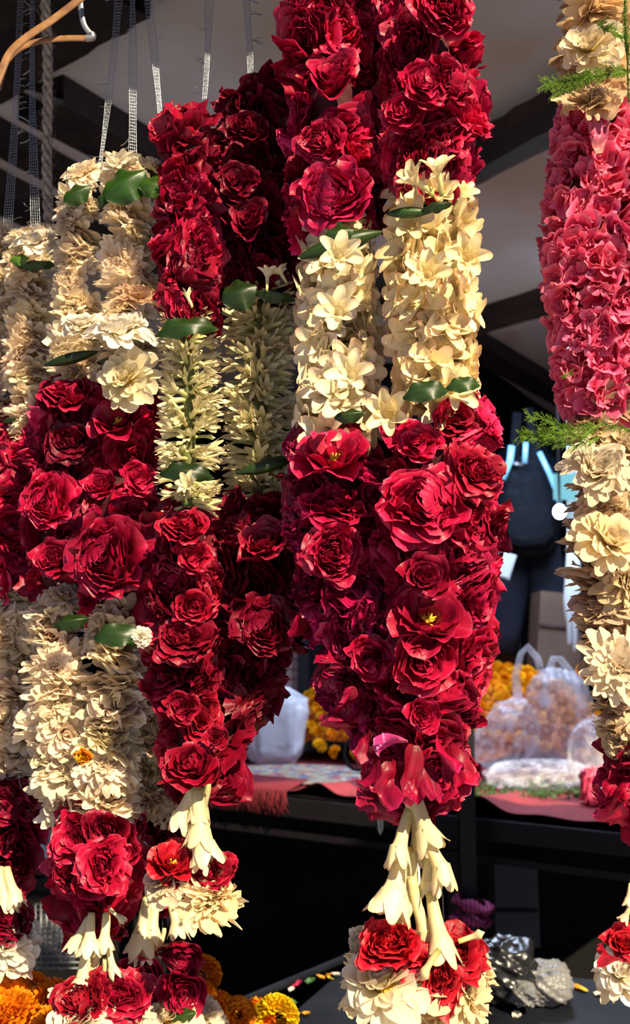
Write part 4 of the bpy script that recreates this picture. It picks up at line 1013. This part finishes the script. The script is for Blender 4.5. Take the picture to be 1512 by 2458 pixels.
# marigold heap, greenery, ring
hc = Vector((P(1060, 1700, 4.5).x, 4.5, TZ + .008)); q = random.Random(6)
MY = (1.0, 1.05, 1, 1); n = 0
def heap_h(x, y): return .33 * max(0, 1 - abs(x / .68) ** 3 - abs(y / .55) ** 2) ** .7
for iy in range(14):
    for ix in range(32):
        x = -.66 + ix * .042 + (iy % 2) * .021 + q.uniform(-.008, .008); y = -.50 + iy * .045 + q.uniform(-.008, .008)
        h = heap_h(x, y)
        if h <= .001 or y > .02 or n >= 300: continue
        s = q.uniform(.024, .030)
        o = add('marigold', q.choice(MARI_LO), None, loc=hc + Vector((x, y, h + .012)), rot=(q.uniform(-.2, 1.2), q.uniform(-.5, .5), q.uniform(0, 6)), scale=s, color=(1, q.uniform(.85, 1.2), 1, 1))
        tag(o, 'orange marigold head in the heap on the red-clothed table', 'flower', 'marigold heads heaped on the table'); n += 1
        o2 = None
M['heap'] = plain('packed marigold heads', (.55, .13, .004, 1), rough=.9, scale=60, bump=1.0, bdist=.01)
mb = MB(); u, v = np.meshgrid(np.linspace(0, 1, 20), np.linspace(0, 2 * np.pi, 40, endpoint=False), indexing='ij')
X = u * .66 * np.cos(v); Y = u * .53 * np.sin(v); Z = .30 * np.clip(1 - np.abs(u * np.cos(v)) ** 3 - (u * np.sin(v)) ** 2, 0, 1) ** .7
mb.grid(np.stack([X, Y, Z], -1), closed=True)
o = tag(add('marigold_heap', mb.data('marigold_heap', M['heap']), None, loc=hc), 'packed inside of the orange marigold heap on the table', 'flowers'); o['kind'] = 'stuff'
for i, (px, py) in enumerate(((1290, 1640), (1320, 1650), (1345, 1680), (1300, 1690), (1275, 1700), (1330, 1720), (1365, 1725), (1390, 1760), (1350, 1765), (1310, 1755), (1280, 1750))):
    o = add('marigold', MARI_LO[i % 2], None, loc=P(px, py, wd + .02), rot=(1.2, 0, i), scale=.028); tag(o, 'orange marigold head inside the hazy carrier bag', 'flower', 'marigold heads in the carrier bag')
o = add('marigold', MARI_LO[0], None, loc=P(1400, 1612, 3.9), rot=(1.3, 0, 0), scale=.03); tag(o, 'single orange marigold head above the carrier bag, beside the white petals', 'flower')
M['greens'] = plain('loose greens', (.05, .12, .02, 1), rough=.6, var=.6, scale=40, bump=0)
mb = MB(); r = random.Random(2)
for i in range(700):
    c = PZ(r.uniform(1125, 1400), r.uniform(1875, 1918), TZ + .01); dv = Vector((r.uniform(-1, 1), r.uniform(-1, 1), r.uniform(.0, .9))) * .022
    mb.tube([c, c + dv * .5, c + dv], [.0006, .0028, .0004], seg=4, upv=(.1, .2, .9), caps=False)
o = tag(add('loose_leaves', mb.data('loose_leaves', M['greens'])), 'strewn green leaf scraps along the table front under the flat bag', 'leaves'); o['kind'] = 'stuff'
o = tag(add('rose', ROSES[1], None, loc=PZ(1140, 1868, TZ + .0) + Vector((0, 0, .02)), rot=(1.0, 0, 0), scale=.028, color=(.6, .6, .6, 1)), 'dark red rose lying on the table beside the black post', 'flower')
mb = MB(); cp = P(858, 1808, 3.75); mb.tube([cp + Vector((.045 * math.cos(a), .02 * math.sin(a), .052 * math.sin(a))) for a in np.linspace(0, 2 * math.pi, 30)], [.006] * 30, seg=8, caps=False)
tag(add('black_ring', mb.data('black_ring', M['black'])), 'black wire ring propped on the table in front of the marigolds', 'ring')

# ------------------------------------------------------------------ back of the stall
M['tile'] = plain('pinkish wall tile', (.33, .20, .19, 1), rough=.5, scale=20, bump=.1)
M['grout'] = plain('dark grout', (.10, .07, .07, 1), rough=.9)
tw = P(610, 1700, 5.6); o = slab('wall_tiled', (tw.x + .02, 5.70, 1.15), (1.3, .08, .75), 'grout'); 
mb = MB(); mb.box((0, 0, 0), (.064, .02, .044)); TILE = mb.data('tile', M['tile'], smooth=False)
for i in range(17):
    for j in range(14):
        add('tile', TILE, o, loc=(tw.x - .40 + i * .07, 5.653, .80 + j * .05 + 0), rot=(rnd.uniform(-.02, .02), 0, rnd.uniform(-.02, .02)))
g = thing('metal_pole', 'thin dark pole standing before the tiled wall', 'pole', (P(728, 1640, 5.2).x, 5.2, 0)); bar('pole_shaft', (0, 0, 0), (0, 0, H), .05, .05, M['metal_rail'], g)
slab('wall_partition', (P(900, 1600, 5.6).x, 5.66, 1.35), (.75, .16, 2.7), 'black')
M['box_brown'] = plain('dusty brown board', (.13, .085, .06, 1), rough=.9, scale=6)
M['concrete'] = plain('pale concrete', (.36, .37, .38, 1), rough=.9, scale=6)
a = P(1130, 1640, 5.3)
slab('wall_ledge', (a.x + .35, 5.3, P(1130, 1623, 5.3).z), (1.1, .2, .07), 'concrete'); slab('trim_ledge', (a.x + .4, 5.35, P(1130, 1584, 5.35).z), (1.2, .2, .085), 'box_brown')
def boxthing(name, label, cat, px0, py0, px1, py1, d, depth, mat, parts=None, rz=0, tilt=0):
    p0, p1 = P(px0, py1, d), P(px1, py0, d); c = (p0 + p1) / 2
    g = thing(name, label, cat, (c.x, d, p0.z)); g.rotation_euler = (0, tilt, rz)
    mb = MB(); mb.box((0, 0, (p1.z - p0.z) / 2), (p1.x - p0.x, depth, p1.z - p0.z), jit=.004)
    add('body', mb.data('body', M[mat], smooth=False), g)
    return g, p1.x - p0.x, p1.z - p0.z
g, w_, h_ = boxthing('metal_cabinet', 'dark blue metal cabinet with a framed door, behind the largest garland', 'cabinet', 1080, 1390, 1238, 1570, 5.1, .3, 'slab')
mb = MB()
for (x, z, sx, sz) in ((0, .02, w_ * .86, .02), (0, h_ - .02, w_ * .86, .02), (-w_ * .42, h_ / 2, .02, h_ * .9), (w_ * .42, h_ / 2, .02, h_ * .9)): mb.box((x, -.16, z), (sx, .02, sz))
add('door_frame', mb.data('door_frame', plain('blue grey paint', (.07, .085, .12, 1), rough=.5), smooth=False), g)
M['bagcloth'] = plain('black nylon', (.004, .005, .008, 1), rough=.8, spec=.08, scale=25, bump=.5, bdist=.01)
M['denim'] = plain('dark blue denim', (.007, .011, .028, 1), rough=.8, scale=18, bump=.6, bdist=.01)
M['fold'] = plastic('pale blue light streak', (.28, .62, .85, 1), 1, 1, .25, .4, 12)  # colour of the painted light streaks on the backpack
g = thing('backpack', 'black backpack hanging from straps in the dark, wrapped in clear plastic', 'bag', P(1265, 1330, 4.6))
D = 4.6
c = P(1262, 1220, D) - g.location
add('bag_body', crumple_mesh('bag_body', (.145, .09, .215), 41, .035, M['bagcloth'], power=.75, freq=1.6), g, loc=c)
add('front_pocket', crumple_mesh('front_pocket', (.10, .04, .09), 42, .03, M['bagcloth'], power=.6, freq=1.6), g, loc=c + Vector((0, -.08, -.08)))
M['film'] = plastic('thin film', (.08, .18, .26, 1), .0, .03, .15, .2, 12)
add('plastic_cover', crumple_mesh('plastic_cover', (.165, .105, .20), 43, .04, M['film'], power=.85, freq=1.6), g, loc=c + Vector((.02, .01, .10)))
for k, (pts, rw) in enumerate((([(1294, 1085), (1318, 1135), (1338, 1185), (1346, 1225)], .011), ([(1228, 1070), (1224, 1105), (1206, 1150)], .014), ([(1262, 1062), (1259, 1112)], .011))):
    mb = MB(); mb.tube([P(x, y, D - .13) - g.location for x, y in pts], rw, seg=8, flat=.3); add('light_streak', mb.data('light_streak', M['fold']), g)  # pale strips painting in cyan highlights and light gaps around the backpack
for pts in ([(1232, 1130), (1236, 1060), (1242, 990)], [(1290, 1140), (1282, 1060), (1268, 980)]):
    mb = MB(); mb.tube([P(x, y, D - .02) - g.location for x, y in pts], .022, seg=8, flat=.3); add('strap', mb.data('strap', M['bagcloth']), g)
mb = MB(); mb.tube([P(x, y, D - .08) - g.location for x, y in ((1226, 1112), (1255, 1116))], .008, seg=8); add('buckle', mb.data('buckle', M['steel']), g)
g = thing('hanging_trousers', 'dark blue trousers hanging folded below the backpack', 'clothes', P(1265, 1560, 4.75))
for k, (x0, x1) in enumerate(((1225, 1215), (1300, 1325))):
    mb = MB(); mb.tube([P(x0, 1300, 4.75) - g.location, P((x0 + x1) / 2 + 4, 1400, 4.75) - g.location, P(x1, 1500, 4.75) - g.location, P(x1 - 8, 1572, 4.75) - g.location], [.075, .085, .07, .06], seg=14, flat=.5); add('trouser_leg', mb.data('trouser_leg', M['denim']), g)
mb = MB(); mb.tube([P(1205, 1330, 4.74) - g.location, P(1330, 1326, 4.74) - g.location], [.035, .035], seg=10, flat=.8); add('waistband', mb.data('waistband', M['denim']), g)
M['paper'] = plain('pale card', (.42, .46, .48, 1), rough=.8, scale=4)
g, w_, h_ = boxthing('card_sheet', 'tilted pale grey card behind the largest garland, left of the backpack', 'card', 1165, 1322, 1222, 1385, 4.5, .012, 'paper', tilt=.3)
mb = MB(); mb.box((0, -.01, h_ / 2), (w_ * .85, .004, h_ * .85)); add('front_page', mb.data('front_page', M['paper'], smooth=False), g)
g, w_, h_ = boxthing('cardboard_box', 'dusty brown cardboard box leaning below the blue trousers', 'box', 1275, 1425, 1375, 1600, 4.6, .2, 'box_brown', tilt=.08)
mb = MB(); mb.box((0, -.105, h_ * .55), (w_ * .98, .008, .012)); add('flap_edge', mb.data('flap_edge', M['beam_brown'], smooth=False), g)
g = thing('cord_bundle', 'cluster of pale blue cords hanging beside the cream flowers of the pink garland', 'cord', P(1372, 1400, 4.3))
for k, (x, y1) in enumerate(((1360, 1500), (1366, 1560), (1372, 1530), (1379, 1575), (1385, 1490))):
    mb = MB(); mb.tube([P(x + 1, 640, 4.3) - g.location, P(x + 3, 1300, 4.3) - g.location, P(x + 3, 1385, 4.3) - g.location, P(x - 2 + k, 1440, 4.28) - g.location, P(x + 2, y1 - 20, 4.3) - g.location, P(x, y1, 4.3) - g.location], [.003, .003, .012, .010, .012, .004], seg=7); add('cord', mb.data('cord', M['paper']), g)

# lit lamp far inside
g = thing('led_lamp', 'glowing white bulb with a pale blue reflector, edge of the cream petals', 'lamp', P(1343, 1228, 4.2))
m, nt, out = new_mat('bulb glow'); e = N(nt, 'ShaderNodeEmission', i_Strength=22.0); e.inputs[0].default_value = (.75, .95, 1, 1); nt.links.new(e.outputs[0], out.inputs[0])
mb = MB(); a, b = np.meshgrid(np.linspace(.01, np.pi - .01, 14), np.linspace(0, 2 * np.pi, 20, endpoint=False), indexing='ij')
mb.grid(np.stack([np.sin(a) * np.cos(b), np.sin(a) * np.sin(b), np.cos(a) * 1.15], -1) * .024, closed=True); add('bulb', mb.data('bulb', m), g)
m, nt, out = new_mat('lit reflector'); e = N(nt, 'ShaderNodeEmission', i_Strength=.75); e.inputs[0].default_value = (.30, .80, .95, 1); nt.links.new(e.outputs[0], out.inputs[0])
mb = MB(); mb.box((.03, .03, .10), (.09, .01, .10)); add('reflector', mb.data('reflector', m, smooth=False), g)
mb = MB(); mb.tube([(0, 0, .03), (0, 0, .3), (.02, .05, H - P(1343, 1228, 4.2).z)], .006, seg=6); add('flex', mb.data('flex', M['black']), g)
pl = bpy.data.lights.new('bulb_light', 'POINT'); pl.energy = 4; pl.color = (.7, .92, 1); pl.shadow_soft_size = .04
o = bpy.data.objects.new('bulb_light', pl); COL.objects.link(o); o.parent = g; o.location = (-.02, -.06, 0)

# ------------------------------------------------------------------ low down: front slab, rod, scraps
SZ = .72
e0, e1 = PZ(430, 2484, SZ), PZ(850, 2306, SZ); e2 = PZ(1700, 2380, SZ); 
dd_ = (e1 - e0).normalized()
pts = [e0 + dd_ * .0, Vector((1.4, .9, SZ)), e2 + Vector((.3, -.06, 0)), e1]
mb = MB(); gpts = quadmesh([pts[0] + Vector((0, -.35, 0)), pts[1], pts[2], pts[3]], (20, 20))
mb.grid(gpts); mb.grid(gpts[::-1] - np.array([0, 0, .05])); 
for a_ in (gpts[:, -1], gpts[0, :], gpts[-1, :], gpts[:, 0]): mb.grid(np.stack([a_, a_ - np.array([0, 0, .05])], 1))
g = thing('stone_counter', 'low dark stone counter under the tassels, strewn with petal scraps', 'counter', (0, 0, 0))
add('counter_top', mb.data('counter_top', M['slab'], smooth=False), g)
for (x, y) in ((.1, 1.55), (1.1, 1.3), (1.0, 1.75)): bar('leg', (x, y, 0), (x, y, SZ - .05), .05, .05, M['metal_rail'], g)
mb = MB(); mb.tube([e0 - dd_ * .3 + Vector((-.01, 0, .006)), e1 + dd_ * .02 + Vector((-.01, 0, .006))], .008, seg=10); tag(add('metal_rod', mb.data('metal_rod', M['slab'])), 'dark blue rod lying along the edge of the stone counter', 'rod')
q = random.Random(8)
cols = [((.85, .35, .02, 1), 'orange'), ((.75, .70, .60, 1), 'white'), ((.75, .55, .06, 1), 'yellow'), ((.08, .2, .06, 1), 'green'), ((.5, .03, .12, 1), 'red')]
SM = {}
for c, nm in cols: SM[nm] = plain(nm + ' scrap', c, rough=.7, bump=0, trans=.2)
for i, (px, py, k) in enumerate(((660, 2398, 2), (700, 2378, 1), (715, 2368, 4), (745, 2360, 3), (768, 2350, 0), (790, 2345, 0), (806, 2345, 1), (790, 2352, 2), (660, 2400, 0), (735, 2438, 0), (650, 2412, 2), (1360, 2372, 1), (1390, 2376, 0), (1400, 2380, 2), (1435, 2390, 1), (590, 2415, 0), (560, 2430, 0), (1375, 2372, 0), (1240, 2440, 1), (700, 2412, 3))):
    c, nm = cols[k]; mb = MB()
    for j in range(5): petal(mb, L=1, W=.5, wb=.3, phi0=1.2, phi1=.9 + .5 * q.random(), cupR=.6, r0=.03, psi=j * 1.3, tip=.3, ruf=.12, nu=4, nv=4)
    s = q.uniform(.006, .011); o = add('petal_scrap', mb.data('petal_scrap', SM[nm]), None, loc=PZ(px, py, SZ) + Vector((0, 0, s * .15)), rot=(q.uniform(-.4, .4), q.uniform(-.4, .4), q.uniform(0, 6)), scale=s)
    tag(o, 'small %s petal scrap on the dark stone counter' % nm, 'petal', '%s petal scraps on the counter' % nm)
w = thing('plastic_wrap', 'crumpled black and white plastic wrapper on the counter right of the tassel', 'bag', PZ(1255, 2400, SZ))
add('black_film', crumple_mesh('black_film', (.055, .06, .05), 51, .08, M['bag_black'], power=.8, freq=1.9), w, loc=(-.03, .0, .05))
add('white_film', crumple_mesh('white_film', (.045, .05, .032), 52, .08, M['bag_grey'], power=.8, freq=1.9), w, loc=(.035, -.01, .03))
add('grey_film', crumple_mesh('grey_film', (.022, .05, .018), 55, .09, M['bag_grey'], power=.9, freq=1.9), w, loc=(-.01, -.05, .03))

# marigolds heaped low on the left, on a basket
g = thing('side_counter', 'dark low counter holding the marigold heads at the bottom left', 'counter', (-.80, 1.36, 0))
mb = MB(); mb.box((0, 0, .825), (.85, .4, .03)); add('counter_top', mb.data('counter_top', M['black'], smooth=False), g)
for x in (-.38, .38): bar('leg', (x, .15, 0), (x, .15, .81), .05, .05, M['metal_rail'], g)
for i, (px, py, d, dm, c, lb) in enumerate(((20, 2420, 1.24, 110, 0, 'o'), (95, 2436, 1.24, 105, 0, 'o'), (60, 2402, 1.29, 100, 0, 'o'), (150, 2430, 1.27, 90, 0, 'o'), (200, 2450, 1.27, 90, 0, 'o'), (-20, 2450, 1.22, 100, 0, 'o'), (120, 2412, 1.32, 90, 0, 'o'),
        (482, 2345, 1.4, 76, 0, 'v'), (480, 2405, 1.38, 76, 0, 'v'), (522, 2436, 1.4, 84, 0, 'p'), (566, 2444, 1.4, 76, 0, 'p'), (612, 2448, 1.42, 74, 0, 'p'), (662, 2450, 1.4, 88, 1, 'y'), (40, 2462, 1.2, 110, 0, 'o'), (140, 2475, 1.2, 100, 0, 'o'))):
    s = dm / 2 * d / FPX / .75
    o = add('marigold', MARI[i % 2], None, loc=P(px, py, d), rot=(1.0, 0, i * 1.3), scale=s, color=(1, .62, 1, 1) if c == 0 else (1, 1.55, 3, 1))
    lab = {'o': ('fluffy orange marigold head in the bottom left corner', 'marigold heads in the bottom left corner'), 'v': ('orange marigold head behind the dark hanging roses', 'marigold heads behind the hanging roses'),
           'p': ('orange marigold head between the white petals and the yellow head', 'orange marigold heads by the yellow one'), 'y': ('yellow marigold head on the edge of the stone counter', None)}[lb]
    tag(o, lab[0], 'flower', lab[1])

# dark things under and left of the table
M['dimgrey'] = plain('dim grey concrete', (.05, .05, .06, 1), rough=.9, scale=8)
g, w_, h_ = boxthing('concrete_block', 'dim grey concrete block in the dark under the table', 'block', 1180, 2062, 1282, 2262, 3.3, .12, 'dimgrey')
mb = MB(); mb.box((0, -.062, h_ * .45), (w_ * .9, .006, .01)); add('mortar_line', mb.data('mortar_line', M['black'], smooth=False), g)
M['pinkcloth'] = plain('pink checked cloth', (.28, .03, .10, 1), rough=.9, scale=3, bump=.1)
nt = M['pinkcloth'].node_tree; wv = N(nt, 'ShaderNodeTexWave', i_Scale=28.0, i_Distortion=.6); tc = N(nt, 'ShaderNodeTexCoord'); nt.links.new(tc.outputs['Object'], wv.inputs[0])
rp = ramp(nt, [(.3, (.10, .010, .045, 1)), (.6, (.34, .035, .13, 1))], wv.outputs[0]); nt.links.new(rp.outputs[0], [n for n in nt.nodes if n.type == 'BSDF_PRINCIPLED'][0].inputs[0])
D = 2.95; g = thing('tied_cloth', 'pink striped cloth tied round the black post near the ground', 'cloth', P(1135, 2190, D))
for (y0, y1, rx) in ((2158, 2185, .058), (2195, 2215, .054)):
    mb = MB(); c0 = P(1132, y0, D) - g.location; c1 = P(1134, y1, D) - g.location
    n = 30; th = np.linspace(0, 2 * np.pi, n, endpoint=False)
    rows = []
    for t in np.linspace(0, 1, 6):
        c = np.array(tuple(c0.lerp(c1, t))); b = .6 + .4 * math.sin(math.pi * t)
        rows.append(np.stack([c[0] + rx * b * np.cos(th), c[1] + .05 * b * np.sin(th), c[2] + .006 * np.sin(3 * th + t * 5) - .01 * np.cos(th)], -1))
    mb.grid(np.array(rows), closed=True); add('wrap', mb.data('wrap', M['pinkcloth']), g)
mb = MB(); mb.tube([P(1090, 2200, D - .05) - g.location, P(1083, 2225, D - .05) - g.location, P(1092, 2245, D - .05) - g.location], [.012, .018, .006], seg=8, flat=.4); add('loose_end', mb.data('loose_end', M['pinkcloth']), g)
# wire crate and crumpled plastic at the lower left
g = thing('wire_crate', 'dim wire mesh crate with pale goods inside, lower left behind the tassels', 'crate', P(150, 2320, 2.6)); 
mb = MB()
for i in range(11): mb.tube([P(85 + i * 13.5, 2170, 2.6) - g.location, P(85 + i * 13.5, 2325, 2.6) - g.location], .0014, seg=5)
for i in range(12): mb.tube([P(85, 2170 + i * 14, 2.6) - g.location, P(222, 2170 + i * 14, 2.6) - g.location], .0014, seg=5)
add('wire_mesh', mb.data('wire_mesh', M['steel']), g)['kind'] = 'stuff'
add('pale_contents', crumple_mesh('pale_contents', (.05, .05, .07), 61, .1, M['dimgrey'], power=.7), g, loc=P(145, 2245, 2.72) - g.location)
g = thing('low_shelf', 'dark shelf edge in the shade behind the rose ball', 'shelf', P(170, 2100, 3.0))
mb = MB(); mb.box((0, .1, -.02), (.8, .25, .03)); add('shelf_board', mb.data('shelf_board', M['metal_rail'], smooth=False), g)
for x in (-.36, .18): bar('leg', (x, .1, -g.location.z), (x, .1, -.03), .03, .03, M['metal_rail'], g)
w = thing('plastic_bundle', 'pale blue crumpled plastic bundle on the dark shelf, left of the rose ball', 'bag', P(95, 2095, 3.0))
add('bundle', crumple_mesh('bundle', (.055, .05, .085), 62, .08, M['bag_grey'], power=.9, freq=2.0), w, loc=(-.005, .05, .09)); add('bundle_fold', crumple_mesh('bundle_fold', (.05, .04, .035), 63, .08, M['bag_grey'], freq=2), w, loc=(-.01, .0, .035))
if 0: g = thing('under_shelf', 'dark shelf with a worn grey edge under the patterned mat', 'shelf', P(560, 1990, 3.5))
if 0: add('shelf_board', mb.data('shelf_board', M['dimgrey'], smooth=False), g)
slab('wall_shade', (0, 4.2, .42), (6, .05, .80), 'black')  # dark panel painting in the deep shade under the table
